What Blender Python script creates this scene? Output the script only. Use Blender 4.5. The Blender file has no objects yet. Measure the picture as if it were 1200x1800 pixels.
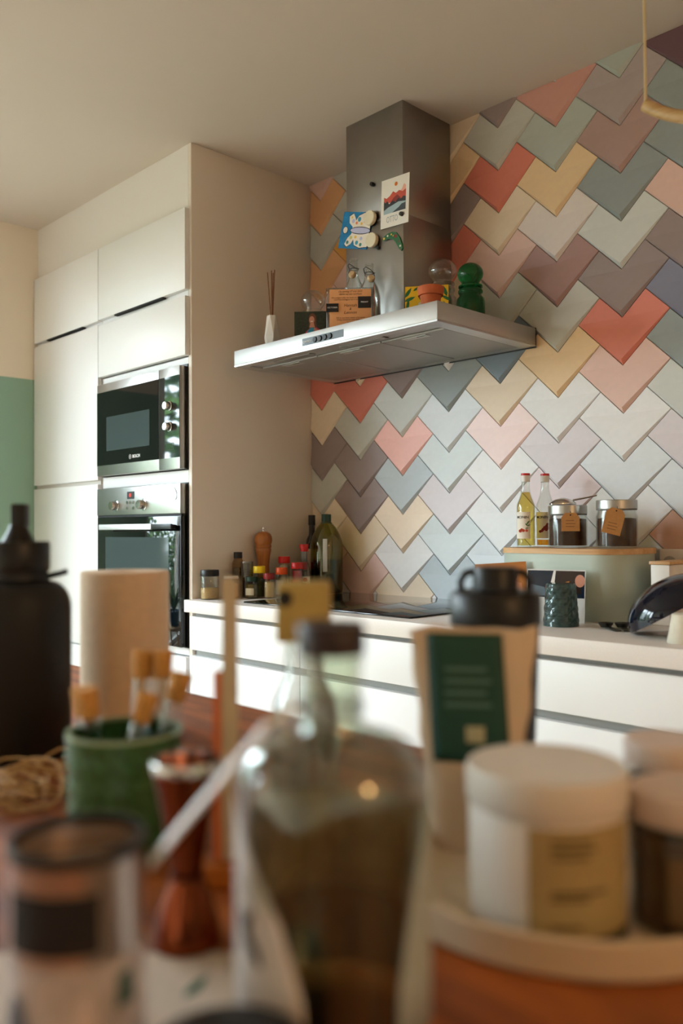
import bpy, bmesh, math, random
from mathutils import Vector, Matrix
random.seed(7)
PI = math.pi
scene = bpy.context.scene
COL = scene.collection

# ------------------------------------------------------------------ camera
H = 2.547
yaw, pitch, roll = -0.7987, 0.0187, -0.006
fw = Vector((math.sin(yaw)*math.cos(pitch), math.cos(yaw)*math.cos(pitch), math.sin(pitch)))
rt = Vector((math.cos(yaw), -math.sin(yaw), 0)); up = rt.cross(fw)
c_, s_ = math.cos(roll), math.sin(roll)
rt, up = c_*rt + s_*up, -s_*rt + c_*up
cam = bpy.data.cameras.new('camera'); camo = bpy.data.objects.new('camera', cam); COL.objects.link(camo)
camo.matrix_world = Matrix(((rt.x, up.x, -fw.x, 2.4888), (rt.y, up.y, -fw.y, -2.2671), (rt.z, up.z, -fw.z, 1.1853), (0, 0, 0, 1)))
cam.sensor_fit = 'VERTICAL'; cam.sensor_height = 36.0; cam.lens = 1492.3/1800*36
cam.clip_start = 0.02; cam.clip_end = 60
cam.dof.use_dof = True; cam.dof.focus_distance = 2.5; cam.dof.aperture_fstop = 2.4
scene.camera = camo

# ------------------------------------------------------------------ world, light, exposure
w = bpy.data.worlds.new('sky'); scene.world = w; w.use_nodes = True
bg = w.node_tree.nodes['Background']; bg.inputs[0].default_value = (0.80, 0.88, 1.0, 1); bg.inputs[1].default_value = 26.5
vs = scene.view_settings
vs.view_transform = 'Standard'; vs.look = 'None'; vs.exposure = 0.22; vs.gamma = 1.0; vs.use_curve_mapping = False
scene.cycles.max_bounces = 8; scene.cycles.transmission_bounces = 6; scene.cycles.glossy_bounces = 3; scene.cycles.caustics_reflective = False
WIN = [(-1.27, -2.30), (-2.40, -3.32), (-3.42, -4.34)]          # window openings in the left wall (y ranges)
WZ0, WZ1 = 0.12, 2.30
for (a, b) in WIN:                                               # sky portals: they only guide sampling of the sky
    L = bpy.data.lights.new('window_portal', 'AREA'); L.shape = 'RECTANGLE'; L.size = WZ1-WZ0; L.size_y = abs(b-a)
    L.cycles.is_portal = True
    lo = bpy.data.objects.new('window_portal', L); COL.objects.link(lo)
    lo.location = (-1.36, (a+b)/2, (WZ0+WZ1)/2); lo.rotation_euler = (0, -PI/2, 0)

# ------------------------------------------------------------------ helpers
def lin(c):
    o = []
    for v in c:
        v = v/255.0
        o.append(v/12.92 if v <= 0.04045 else ((v+0.055)/1.055)**2.4)
    return (o[0], o[1], o[2], 1.0)
MATS = {}
def mat(name, rgb, rough=0.5, metal=0.0, var=0.0, scale=20.0, bump=0.0, spec=0.5, coat=0.0, emit=0.0, trans=0.0, ior=1.45, stretch=None):
    if name in MATS: return MATS[name]
    m = bpy.data.materials.new(name); m.use_nodes = True; nt = m.node_tree; b = nt.nodes['Principled BSDF']
    c = lin(rgb)
    b.inputs['Base Color'].default_value = c; b.inputs['Roughness'].default_value = rough; b.inputs['Metallic'].default_value = metal
    b.inputs['Specular IOR Level'].default_value = spec; b.inputs['Coat Weight'].default_value = coat; b.inputs['IOR'].default_value = ior
    b.inputs['Transmission Weight'].default_value = trans
    if emit:
        b.inputs['Emission Color'].default_value = c; b.inputs['Emission Strength'].default_value = emit
    if var or bump:
        tc = nt.nodes.new('ShaderNodeTexCoord'); n = nt.nodes.new('ShaderNodeTexNoise')
        n.inputs['Scale'].default_value = scale; n.inputs['Detail'].default_value = 4
        src = tc.outputs['Object']
        if stretch:
            mp = nt.nodes.new('ShaderNodeMapping'); mp.inputs['Scale'].default_value = stretch
            nt.links.new(src, mp.inputs['Vector']); src = mp.outputs['Vector']
        nt.links.new(src, n.inputs['Vector'])
        if var:
            r = nt.nodes.new('ShaderNodeValToRGB')
            r.color_ramp.elements[0].position = 0.3; r.color_ramp.elements[1].position = 0.7
            r.color_ramp.elements[0].color = tuple(max(0, x*(1-var)) for x in c[:3])+(1,)
            r.color_ramp.elements[1].color = tuple(min(1, x*(1+var)) for x in c[:3])+(1,)
            nt.links.new(n.outputs['Fac'], r.inputs['Fac']); nt.links.new(r.outputs['Color'], b.inputs['Base Color'])
        if bump:
            bp = nt.nodes.new('ShaderNodeBump'); bp.inputs['Strength'].default_value = bump; bp.inputs['Distance'].default_value = 0.002
            nt.links.new(n.outputs['Fac'], bp.inputs['Height']); nt.links.new(bp.outputs['Normal'], b.inputs['Normal'])
    MATS[name] = m; return m
def thin_glass(name, rgb=(250, 252, 250), rough=0.02, base=0.04, k=0.75, pw_=3.0):
    if name in MATS: return MATS[name]
    m = bpy.data.materials.new(name); m.use_nodes = True; nt = m.node_tree
    nt.nodes.remove(nt.nodes['Principled BSDF']); out = nt.nodes['Material Output']
    t = nt.nodes.new('ShaderNodeBsdfTransparent'); t.inputs[0].default_value = lin(rgb)
    g = nt.nodes.new('ShaderNodeBsdfGlossy'); g.inputs['Roughness'].default_value = rough
    lw = nt.nodes.new('ShaderNodeLayerWeight'); lw.inputs['Blend'].default_value = 0.5
    pw = nt.nodes.new('ShaderNodeMath'); pw.operation = 'POWER'; pw.inputs[1].default_value = pw_
    ml = nt.nodes.new('ShaderNodeMath'); ml.operation = 'MULTIPLY_ADD'; ml.inputs[1].default_value = k; ml.inputs[2].default_value = base
    mx = nt.nodes.new('ShaderNodeMixShader')
    nt.links.new(lw.outputs['Facing'], pw.inputs[0]); nt.links.new(pw.outputs[0], ml.inputs[0]); nt.links.new(ml.outputs[0], mx.inputs[0])
    nt.links.new(t.outputs[0], mx.inputs[1]); nt.links.new(g.outputs[0], mx.inputs[2]); nt.links.new(mx.outputs[0], out.inputs['Surface'])
    MATS[name] = m; return m
def wood(name, dark, light, rough=0.45, scale=(1.5, 14, 14), coat=0.0):
    if name in MATS: return MATS[name]
    m = bpy.data.materials.new(name); m.use_nodes = True; nt = m.node_tree; b = nt.nodes['Principled BSDF']
    b.inputs['Roughness'].default_value = rough; b.inputs['Coat Weight'].default_value = coat
    tc = nt.nodes.new('ShaderNodeTexCoord'); mp = nt.nodes.new('ShaderNodeMapping'); mp.inputs['Scale'].default_value = scale
    n = nt.nodes.new('ShaderNodeTexNoise'); n.inputs['Scale'].default_value = 3.0; n.inputs['Detail'].default_value = 6; n.inputs['Distortion'].default_value = 0.6
    r = nt.nodes.new('ShaderNodeValToRGB'); r.color_ramp.elements[0].position = 0.32; r.color_ramp.elements[1].position = 0.68
    r.color_ramp.elements[0].color = lin(dark); r.color_ramp.elements[1].color = lin(light)
    nt.links.new(tc.outputs['Object'], mp.inputs['Vector']); nt.links.new(mp.outputs['Vector'], n.inputs['Vector'])
    nt.links.new(n.outputs['Fac'], r.inputs['Fac']); nt.links.new(r.outputs['Color'], b.inputs['Base Color'])
    MATS[name] = m; return m

class MB:
    def __init__(s): s.v = []; s.f = []; s.mi = []; s.sm = []
    def add(s, vs_, fs, m=0, smooth=False, M=None):
        o = len(s.v)
        for v in vs_:
            v = Vector(v); s.v.append(tuple(M @ v) if M else tuple(v))
        for f in fs: s.f.append([i+o for i in f]); s.mi.append(m); s.sm.append(smooth)
        return s
    def box(s, x0, x1, y0, y1, z0, z1, m=0, M=None):
        x0, x1 = sorted((x0, x1)); y0, y1 = sorted((y0, y1)); z0, z1 = sorted((z0, z1))
        return s.add([(x0,y0,z0),(x1,y0,z0),(x1,y1,z0),(x0,y1,z0),(x0,y0,z1),(x1,y0,z1),(x1,y1,z1),(x0,y1,z1)],
                     [(0,3,2,1),(4,5,6,7),(0,1,5,4),(1,2,6,5),(2,3,7,6),(3,0,4,7)], m, False, M)
    def rbox(s, x0, x1, y0, y1, z0, z1, r=0.002, seg=2, m=0, M=None):
        bm = bmesh.new(); bmesh.ops.create_cube(bm, size=1.0)
        for v in bm.verts: v.co = Vector(((x0+x1)/2+v.co.x*abs(x1-x0), (y0+y1)/2+v.co.y*abs(y1-y0), (z0+z1)/2+v.co.z*abs(z1-z0)))
        bmesh.ops.bevel(bm, geom=list(bm.edges), offset=r, segments=seg, profile=0.5, affect='EDGES')
        bm.verts.index_update()
        s.add([v.co.copy() for v in bm.verts], [[v.index for v in f.verts] for f in bm.faces], m, True, M); bm.free(); return s
    def lathe(s, prof, n=32, m=0, smooth=True, M=None, mfun=None):
        o = len(s.v); k = len(prof)
        for (r, z) in prof:
            for i in range(n):
                a = 2*PI*i/n; v = Vector((r*math.cos(a), r*math.sin(a), z)); s.v.append(tuple(M @ v) if M else tuple(v))
        for j in range(k-1):
            for i in range(n):
                i2 = (i+1) % n
                s.f.append([o+j*n+i, o+j*n+i2, o+(j+1)*n+i2, o+(j+1)*n+i]); s.mi.append(mfun(j) if mfun else m); s.sm.append(smooth)
        return s
    def tube(s, pts, r, n=8, m=0, M=None, caps=True):
        pts = [Vector(p) for p in pts]; o = len(s.v); k = len(pts)
        rr = r if isinstance(r, (list, tuple)) else [r]*k
        t0 = (pts[1]-pts[0]).normalized(); nv = t0.orthogonal().normalized()
        for j in range(k):
            t = (pts[min(j+1, k-1)]-pts[max(j-1, 0)]).normalized()
            nv = (nv - t*nv.dot(t)); nv = nv.normalized() if nv.length > 1e-6 else t.orthogonal().normalized()
            b = t.cross(nv)
            for i in range(n):
                a = 2*PI*i/n; v = pts[j]+(nv*math.cos(a)+b*math.sin(a))*rr[j]; s.v.append(tuple(M @ v) if M else tuple(v))
        for j in range(k-1):
            for i in range(n):
                i2 = (i+1) % n; s.f.append([o+j*n+i, o+j*n+i2, o+(j+1)*n+i2, o+(j+1)*n+i]); s.mi.append(m); s.sm.append(True)
        if caps:
            s.f.append([o+i for i in range(n)][::-1]); s.f.append([o+(k-1)*n+i for i in range(n)]); s.mi += [m, m]; s.sm += [False, False]
        return s
    def prism(s, poly, d0, d1, m=0, M=None, axis='z', smooth=False):
        n = len(poly)
        def P(a, b, d): return (a, b, d) if axis == 'z' else ((a, d, b) if axis == 'y' else (d, a, b))
        vs_ = [P(a, b, d0) for a, b in poly]+[P(a, b, d1) for a, b in poly]
        s.add(vs_, [list(range(n))[::-1], list(range(n, 2*n))], m, False, M)
        o = len(s.v)-2*n
        for i in range(n):
            j = (i+1) % n; s.f.append([o+i, o+j, o+n+j, o+n+i]); s.mi.append(m); s.sm.append(smooth)
        return s
    def build(s, name, mats, parent=None, loc=None, rot=None, bevel=0.0, weld=True):
        me = bpy.data.meshes.new(name); bm = bmesh.new()
        bv = [bm.verts.new(v) for v in s.v]
        for f, mi, sm in zip(s.f, s.mi, s.sm):
            try: fc = bm.faces.new([bv[i] for i in f])
            except ValueError: continue
            fc.material_index = mi; fc.smooth = sm
        if weld:
            bmesh.ops.remove_doubles(bm, verts=bm.verts, dist=1e-6)
            bmesh.ops.dissolve_degenerate(bm, dist=1e-7, edges=bm.edges)
        bmesh.ops.recalc_face_normals(bm, faces=bm.faces)
        if bevel:
            es = [e for e in bm.edges if len(e.link_faces) == 2 and e.calc_face_angle(0) > 0.6]
            bmesh.ops.bevel(bm, geom=es, offset=bevel, segments=2, profile=0.5, affect='EDGES')
        bm.to_mesh(me); bm.free()
        if any(s.sm) :
            try: me.set_sharp_from_angle(angle=0.7)
            except Exception: pass
        for m in (mats if isinstance(mats, (list, tuple)) else [mats]): me.materials.append(m)
        o = bpy.data.objects.new(name, me); COL.objects.link(o)
        if parent: o.parent = parent
        if loc: o.location = loc
        if rot: o.rotation_euler = rot
        return o
def thing(name, label, cat, loc=(0, 0, 0), rz=0.0, group=None, rot=None):
    o = bpy.data.objects.new(name, None); COL.objects.link(o); o.empty_display_size = 0.05
    o.location = loc; o.rotation_euler = rot if rot else (0, 0, rz)
    o['label'] = label; o['category'] = cat
    if group: o['group'] = group
    return o
def tag(o, label, cat, group=None, kind=None):
    o['label'] = label; o['category'] = cat
    if group: o['group'] = group
    if kind: o['kind'] = kind
    return o
def struct(o, label=None):
    o['kind'] = 'structure'
    if label: o['label'] = label
    return o
def lettering(txt, size, m, parent, loc, rot, name='lettering', shear=0.0, align='CENTER', ext=0.0002, bold=0.0, sx=1.0, curve_r=None, dx=0.0):
    cu = bpy.data.curves.new('txt', 'FONT'); cu.body = txt; cu.size = size; cu.align_x = align; cu.align_y = 'CENTER'; cu.shear = shear
    cu.extrude = ext; cu.offset = bold; cu.resolution_u = 3
    to = bpy.data.objects.new('txt', cu); COL.objects.link(to)
    bpy.context.view_layer.update()
    me = bpy.data.meshes.new_from_object(to.evaluated_get(bpy.context.evaluated_depsgraph_get()))
    bpy.data.objects.remove(to)
    for v in me.vertices: v.co.x = v.co.x*sx+dx
    if curve_r:                      # wrap the flat line (local x) around a vertical cylinder of this radius
        for v in me.vertices:
            a = v.co.x/curve_r; zz = v.co.z
            v.co.x = math.sin(a)*(curve_r+zz); v.co.z = math.cos(a)*(curve_r+zz)-curve_r
    me.materials.clear(); me.materials.append(m)
    o = bpy.data.objects.new(name, me); COL.objects.link(o); o.parent = parent; o.location = loc; o.rotation_euler = rot
    return o
FRONT = (PI/2, 0, 0)            # text standing upright, reading from -Y
def arcshell(r, a0, a1, z0, z1, n=18, th=0.0004):
    """a curved label patch on a cylinder (angles measured from -Y, positive towards +X)"""
    b = MB(); vs_ = []
    for i in range(n+1):
        a = a0+(a1-a0)*i/n
        for rr in (r, r+th):
            for z in (z0, z1): vs_.append((rr*math.sin(a), -rr*math.cos(a), z))
    fs = []
    for i in range(n):
        k = i*4; j = k+4
        fs += [(k+2, j+2, j+3, k+3), (k, k+1, j+1, j), (k, j, j+2, k+2)[0:0] or (k+1, k+3, j+3, j+1)[0:0] or (k+2, k+3, j+3, j+2)]
    fs = []
    for i in range(n):
        k = i*4; j = k+4
        fs += [(k, j, j+1, k+1), (k+2, k+3, j+3, j+2), (k, k+2, j+2, j), (k+1, j+1, j+3, k+3)]
    e = n*4; fs += [(0, 1, 3, 2), (e, e+2, e+3, e+1)]
    b.add(vs_, fs, 0, True); return b
def lab_poly(r, outline, n=14):
    """a label with a slanting edge: outline gives per height (z, a0, a1)"""
    b = MB(); vv = []; ff = []
    for (z, a0, a1) in outline:
        for i in range(n+1): a = a0+(a1-a0)*i/n; vv.append((r*math.sin(a), -r*math.cos(a), z))
    for j in range(len(outline)-1):
        for i in range(n): k = j*(n+1)+i; ff.append((k, k+1, k+n+2, k+n+1))
    b.add(vv, ff, 0, True); return b
def wall_prof(outer, th, floor_th=None):
    """closed glass-wall profile from an outer profile [(r,z)...] bottom to top"""
    ft = floor_th or th
    inner = [(max(r-th, 0.0005), z) for r, z in outer]
    inner = [(r, max(z, outer[0][1]+ft)) for r, z in inner]
    return [(0, outer[0][1])]+outer+inner[::-1]+[(0, inner[0][1])]

# ------------------------------------------------------------------ materials
M_wall = mat('cream_paint', (238, 226, 208), 0.85, bump=0.05, scale=250)
M_ceil = mat('ceiling_paint', (212, 200, 188), 0.9, bump=0.05, scale=300)
M_green = mat('sage_green_paint', (146, 180, 162), 0.8, bump=0.05, scale=250)
M_cab = mat('white_lacquer', (238, 238, 238), 0.42, bump=0.03, scale=180)
M_panel = mat('white_melamine', (234, 224, 212), 0.5, bump=0.03, scale=220)
M_rail = mat('grey_grip_rail', (150, 150, 146), 0.5)
M_counter = mat('pale_worktop', (226, 216, 208), 0.38, var=0.03, scale=300)
M_steel = mat('brushed_steel', (178, 176, 172), 0.32, 1.0, bump=0.06, scale=60, stretch=(1, 1, 30))
M_steel2 = mat('hood_steel', (192, 190, 188), 0.5, 1.0, var=0.08, scale=5)
M_steel3 = mat('chimney_steel', (158, 154, 150), 0.34, 1.0, var=0.10, scale=5)
M_chrome = mat('chrome', (210, 208, 205), 0.12, 1.0)
M_black = mat('black_plastic', (16, 16, 17), 0.4)
M_dark = mat('dark_gap', (20, 20, 22), 0.7)
M_ovglass = mat('black_oven_glass', (12, 16, 18), 0.04, spec=0.5)
M_ovwin = mat('oven_inner_window', (62, 74, 76), 0.08, spec=0.7)
M_mirror = mat('mirror_black_glass', (26, 32, 32), 0.03, spec=0.6)
M_whiteprint = mat('white_print', (235, 235, 235), 0.5)
M_blackprint = mat('black_print', (24, 20, 22), 0.6)
M_glass = thin_glass('clear_glass', (250, 252, 250), 0.02, 0.03, 0.65)
M_glass2 = thin_glass('thick_clear_glass', (250, 251, 250), 0.03, 0.08, 0.9, 2.0)
M_beech = wood('light_bamboo', (196, 148, 96), (226, 184, 134), 0.5)
M_tablewood = wood('oiled_table_wood', (112, 54, 16), (184, 102, 36), 0.6, scale=(1.2, 9, 9))
M_floor = wood('floor_wood', (180, 158, 134), (206, 186, 162), 0.5, scale=(1, 8, 8))
M_cork = mat('cork', (206, 150, 80), 0.85, var=0.25, scale=300, bump=0.3)
M_paper = mat('white_paper', (238, 234, 228), 0.8)
M_kraft = mat('kraft_paper', (196, 146, 92), 0.85, var=0.06, scale=120)

# ------------------------------------------------------------------ room shell
XL, XR, YB = -1.222, 4.3, -4.7
struct(MB().box(XL-0.3, XR+0.2, YB-0.2, 0.25, -0.1, 0.0).build('floor', M_floor), 'wooden kitchen floor')
struct(MB().box(XL-0.3, XR+0.2, YB-0.2, 0.25, H, H+0.12).build('ceiling', M_ceil), 'plain off-white ceiling')
wall_back = struct(MB().box(XL-0.2, XR+0.2, 0.0, 0.2, 0.0, H).build('wall_back', mat('grout', (176, 168, 160), 0.9)), 'wall covered with pastel heart shaped relief tiles')
struct(MB().box(XR, XR+0.2, YB-0.2, 0.0, 0.0, H).build('wall_right', M_wall), 'plain cream wall')
struct(MB().box(XL-0.2, XR, YB-0.2, YB, 0.0, H).build('wall_front', M_wall), 'plain cream wall behind the viewer')
b = MB(); ys = [0.0]+[v for ab in WIN for v in ab]+[YB]
for i in range(0, len(ys), 2): b.box(XL-0.2, XL, ys[i+1], ys[i], 0, H)
for (a, c) in WIN: b.box(XL-0.2, XL, c, a, 0, WZ0); b.box(XL-0.2, XL, c, a, WZ1, H)
wall_left = struct(b.build('wall_left', M_wall), 'cream wall with a sage green lower half')
MB().box(XL, XL+0.0015, -1.27, -0.5, 0, 1.862).build('painted_dado', M_green, wall_left)
M_frame = mat('window_frame_white', (230, 230, 228), 0.4)
M_pane = thin_glass('window_pane', (248, 252, 250), 0.01, 0.03, 0.5)
for i, (a, c) in enumerate(WIN):
    wn = bpy.data.objects.new('window_%d' % (i+1), None); COL.objects.link(wn); wn['kind'] = 'structure'; wn['label'] = 'white framed garden window'
    wn.location = (XL, (a+c)/2, WZ0); hw = abs(c-a)/2; hh = WZ1-WZ0
    f = MB()
    f.box(-0.10, -0.04, -hw, hw, 0, 0.06); f.box(-0.10, -0.04, -hw, hw, hh-0.06, hh); f.box(-0.10, -0.04, -hw, -hw+0.06, 0.06, hh-0.06); f.box(-0.10, -0.04, hw-0.06, hw, 0.06, hh-0.06)
    f.build('window_frame', M_frame, wn)
    MB().box(-0.074, -0.068, -hw+0.06, hw-0.06, 0.06, hh-0.06).build('window_pane', M_pane, wn)
struct(MB().box(-45, XL-0.3, -45, 45, -0.12, -0.02).build('ground_patio', mat('patio_stone', (104, 104, 94), 0.9, var=0.15, scale=6)), 'stone patio outside the windows')
# hedge outside (seen mirrored in the oven glass)
b = MB()
for i in range(4600):
    y = random.uniform(-6.5, 1.0); z = random.uniform(0.0, 2.0+0.3*math.sin(y*2.1)+0.2*math.sin(y*5.3)+1.1*math.exp(-((y+3.2)/0.8)**2)); x = -4.2+random.uniform(-0.35, 0.35)
    a = random.uniform(0, 2*PI); t = random.uniform(-0.8, 0.8); s = random.uniform(0.06, 0.13)
    Mx = Matrix.Translation((x, y, z)) @ Matrix.Rotation(a, 4, 'Z') @ Matrix.Rotation(t, 4, 'X') @ Matrix.Scale(s, 4)
    b.add([(-1, 0, 0), (0, 0.05, -0.5), (1, 0, 0), (0, 0.05, 0.6)], [(0, 1, 2, 3)], random.randint(0, 2), False, Mx)
tag(b.build('hedge_foliage', [mat('leaf_a', (70, 104, 52), 0.6), mat('leaf_b', (98, 132, 70), 0.6), mat('leaf_c', (48, 78, 44), 0.6)], weld=False), 'green garden hedge mirrored in the oven glass', 'hedge', kind='stuff')

# ------------------------------------------------------------------ wall tiles
PAL = dict(W=(232,230,230), Wb=(220,224,228), S=(192,191,182), St=(178,184,177), SW=(208,210,206), BS=(150,158,158), B=(186,196,202), BD=(128,142,154), T=(212,219,221),
           C=(216,128,110), Cp=(246,190,180), Yl=(242,220,196), P=(226,190,178), Pd=(204,152,140), PK=(246,218,214), PB=(206,164,142), M=(150,134,132), ML=(176,162,160), R=(168,132,126), RL=(176,146,140),  # pale coral and pale peach: daylight on lower tiles mixed into their colour
           Y=(232,200,158), Yo=(222,164,86), YP=(232,212,186), YT=(226,172,126), L=(218,209,213), BM=(128,128,146), MD=(112,84,92), PL=(222,204,206), Wp=(226,214,208))
TC = {-2: {7:'P',6:'YT',5:'S',4:'YT',3:'P',2:'YP',1:'C',0:'YP',-1:'M',-2:'S',-3:'YP',-4:'P'},
      -1: {7:'S',6:'S',5:'Yo',4:'P',3:'M',2:'YP',1:'C',0:'S',-1:'M',-2:'M',-3:'YP',-4:'P',-5:'W'},
       0: {7:'W',6:'P',5:'S',4:'Y',3:'W',2:'Y',1:'M',0:'SW',-1:'Cp',-2:'B',-3:'Yl',-4:'W',-5:'YP'},
       1: {7:'YP',6:'Y',5:'M',4:'C',3:'YP',2:'W',1:'BS',0:'Wb',-1:'T',-2:'L',-3:'T',-4:'B',-5:'W'},
       2: {7:'M',6:'S',5:'C',4:'YP',3:'P',2:'S',1:'BD',0:'YP',-1:'PK',-2:'W',-3:'W',-4:'Wb',-5:'W'},
       3: {8:'W',7:'Pd',6:'St',5:'Y',4:'Wp',3:'R',2:'S',1:'Y',0:'W',-1:'L',-2:'PL',-3:'W',-4:'T',-5:'W'},
       4: {7:'St',6:'ML',5:'RL',4:'BS',3:'SW',2:'M',1:'C',0:'P',-1:'W',-2:'Wb',-3:'W',-4:'SW',-5:'W'},
       5: {8:'M',7:'MD',6:'BS',5:'BS',4:'P',3:'M',2:'BM',1:'BS',0:'SW',-1:'L',-2:'Wb',-3:'PB',-4:'M',-5:'W'}}
t = 0.0690; DX = 0.2103; DZ = 0.1379; SX = DX/(3*t); g = 0.0010
def tile_bm():
    e, d0, ins = 0.006, 0.0105, 0.0145
    def P(u, v, d): return (u*SX, -d, v)
    g2 = g*1.414
    base = [(0, g2), (2*t-g2, 2*t), (t, 3*t-g2), (0, 2*t-g2), (-t, 3*t-g2), (-2*t+g2, 2*t)]
    front = [(0, g2+ins), (2*t-g2-0.0008, 2*t+0.0008), (t, 3*t-g2-0.0006), (0, 2*t-g2-0.0006), (-t, 3*t-g2-0.0006), (-2*t+g2+0.0008, 2*t+0.0008)]
    fd = [e+d0, e, e, e, e, e]
    bm = bmesh.new()
    v0 = [bm.verts.new(P(u, v, 0)) for u, v in base]
    v1 = [bm.verts.new(P(u, v, e-0.001 if i else e-0.001)) for i, (u, v) in enumerate(base)]
    v2 = [bm.verts.new(P(u, v, d)) for (u, v), d in zip(front, fd)]
    for a, c in ((v0, v1), (v1, v2)):
        for i in range(6):
            j = (i+1) % 6; bm.faces.new((a[i], a[j], c[j], c[i]))
    bm.faces.new((v2[0], v2[1], v2[3])); bm.faces.new((v2[0], v2[3], v2[5])); bm.faces.new((v2[1], v2[2], v2[3])); bm.faces.new((v2[3], v2[4], v2[5]))
    bm.faces.new((v0[0], v0[1], v0[3])[::-1]); bm.faces.new((v0[0], v0[3], v0[5])[::-1]); bm.faces.new((v0[1], v0[2], v0[3])[::-1]); bm.faces.new((v0[3], v0[4], v0[5])[::-1])
    bmesh.ops.recalc_face_normals(bm, faces=bm.faces); return bm
def tile_mat(code): return mat('tile_'+code, PAL[code], 0.42, var=0.02, scale=60, bump=0.06, spec=0.45)
full = bpy.data.meshes.new('tile'); bm = tile_bm(); bm.to_mesh(full); bm.free(); full.materials.append(tile_mat('W'))
CODES = list(PAL)
ZC0, ZC1, XC0 = 0.9405, H-0.0005, 0.0005
for c in range(-2, 9):
    x0 = 0.4795+c*DX
    for k in range(-6, 9):
        z0 = (1.507 if c % 2 == 0 else 1.438)+k*DZ
        if z0 > ZC1 or z0+3*t < ZC0: continue
        code = TC.get(c, {}).get(k) or random.choice(('W', 'S', 'B', 'L', 'YP', 'P', 'T', 'SW', 'BS', 'ML'))
        if z0 >= ZC0 and z0+3*t <= ZC1 and x0-2*t*SX >= XC0: me = full
        else:
            bm = tile_bm(); bmesh.ops.translate(bm, vec=(x0, 0, z0), verts=bm.verts)
            for co, no in (((0, 0, ZC0), (0, 0, -1)), ((0, 0, ZC1), (0, 0, 1)), ((XC0, 0, 0), (-1, 0, 0))):
                gm = bm.verts[:]+bm.edges[:]+bm.faces[:]
                r = bmesh.ops.bisect_plane(bm, geom=gm, plane_co=co, plane_no=no, clear_outer=True)
                es = [e for e in r['geom_cut'] if isinstance(e, bmesh.types.BMEdge)]
                if es:
                    try: bmesh.ops.contextual_create(bm, geom=es)
                    except Exception: pass
            if len(bm.faces) < 4: bm.free(); continue
            bmesh.ops.translate(bm, vec=(-x0, 0, -z0), verts=bm.verts)
            me = bpy.data.meshes.new('tile'); bm.to_mesh(me); bm.free(); me.materials.append(tile_mat(code))
        o = bpy.data.objects.new('tile', me); COL.objects.link(o); o.parent = wall_back; o.location = (x0, 0, z0)
        o.material_slots[0].link = 'OBJECT'; o.material_slots[0].material = tile_mat(code)

# ------------------------------------------------------------------ tall cabinets
YF, YD = -0.572, -0.592
def grip(parent, x0, x1, z, name='grip_slot'):
    MB().box(x0, x1, YD-0.0005, YD+0.016, z-0.006, z).build(name, M_dark, parent)
oc = thing('oven_cabinet', 'tall white cabinet column housing the microwave and oven, with bare end panel', 'cabinet')
MB().rbox(-0.019, -0.0002, YF, -0.001, 0.0, H-0.0005, 0.0008).build('side_panel', M_panel, oc)
MB().box(-0.628, -0.020, -0.548, -0.005, 0.02, 2.316).build('body', M_cab, oc)
b = MB(); b.box(-0.628, -0.020, YF, -0.549, 1.768, 1.790); b.build('rail', M_cab, oc)
MB().box(-0.628, -0.020, YF, -0.549, 1.349, 1.392).build('rail', M_cab, oc)
MB().box(-0.628, -0.020, YF, -0.549, 0.742, 0.766).build('rail', M_cab, oc)
MB().box(-0.628, -0.020, YF, -0.549, 2.007, 2.027).build('rail', M_cab, oc)
MB().rbox(-0.6275, -0.011, YD, YF-0.0005, 2.027, 2.315, 0.0012).build('door', M_cab, oc)
d = MB().rbox(-0.6275, -0.011, YD, YF-0.0005, 1.795, 2.004, 0.0012).build('door', M_cab, oc)
MB().rbox(-0.6275, -0.011, YD, YF-0.0005, 0.43, 0.738, 0.0012).build('drawer', M_cab, oc)
MB().rbox(-0.6275, -0.011, YD, YF-0.0005, 0.12, 0.426, 0.0012).build('drawer', M_cab, oc)
grip(oc, -0.50, -0.155, 2.0268)
lc = thing('larder_cabinet', 'tall white larder cabinet with plain doors beside the green wall', 'cabinet')
MB().box(-1.219, -0.632, YF, -0.005, 0.02, 2.316).build('body', M_cab, lc)
MB().rbox(-1.216, -0.6315, YD, YF-0.0005, 2.024, 2.315, 0.0012).build('door', M_cab, lc)
MB().rbox(-1.216, -0.6315, YD, YF-0.0005, 1.383, 2.008, 0.0012).build('door', M_cab, lc)
MB().rbox(-1.216, -0.6315, YD, YF-0.0005, 0.715, 1.366, 0.0012).build('door', M_cab, lc)
MB().rbox(-1.216, -0.6315, YD, YF-0.0005, 0.12, 0.708, 0.0012).build('drawer', M_cab, lc)
MB().box(-1.216, -0.6315, YF-0.006, YF-0.0005, 1.3665, 1.3825).build('grip_rail', mat('cab_rail', (206, 200, 192), 0.5), lc)
grip(lc, -1.09, -0.76, 2.0238)
struct(MB().box(-1.2215, -0.0195, YF, -0.001, 2.3165, H-0.0005).build('trim_1', M_panel if False else mat('filler_white', (230, 226, 220), 0.5)), 'white filler panel between the tall cabinets and the ceiling')

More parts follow.
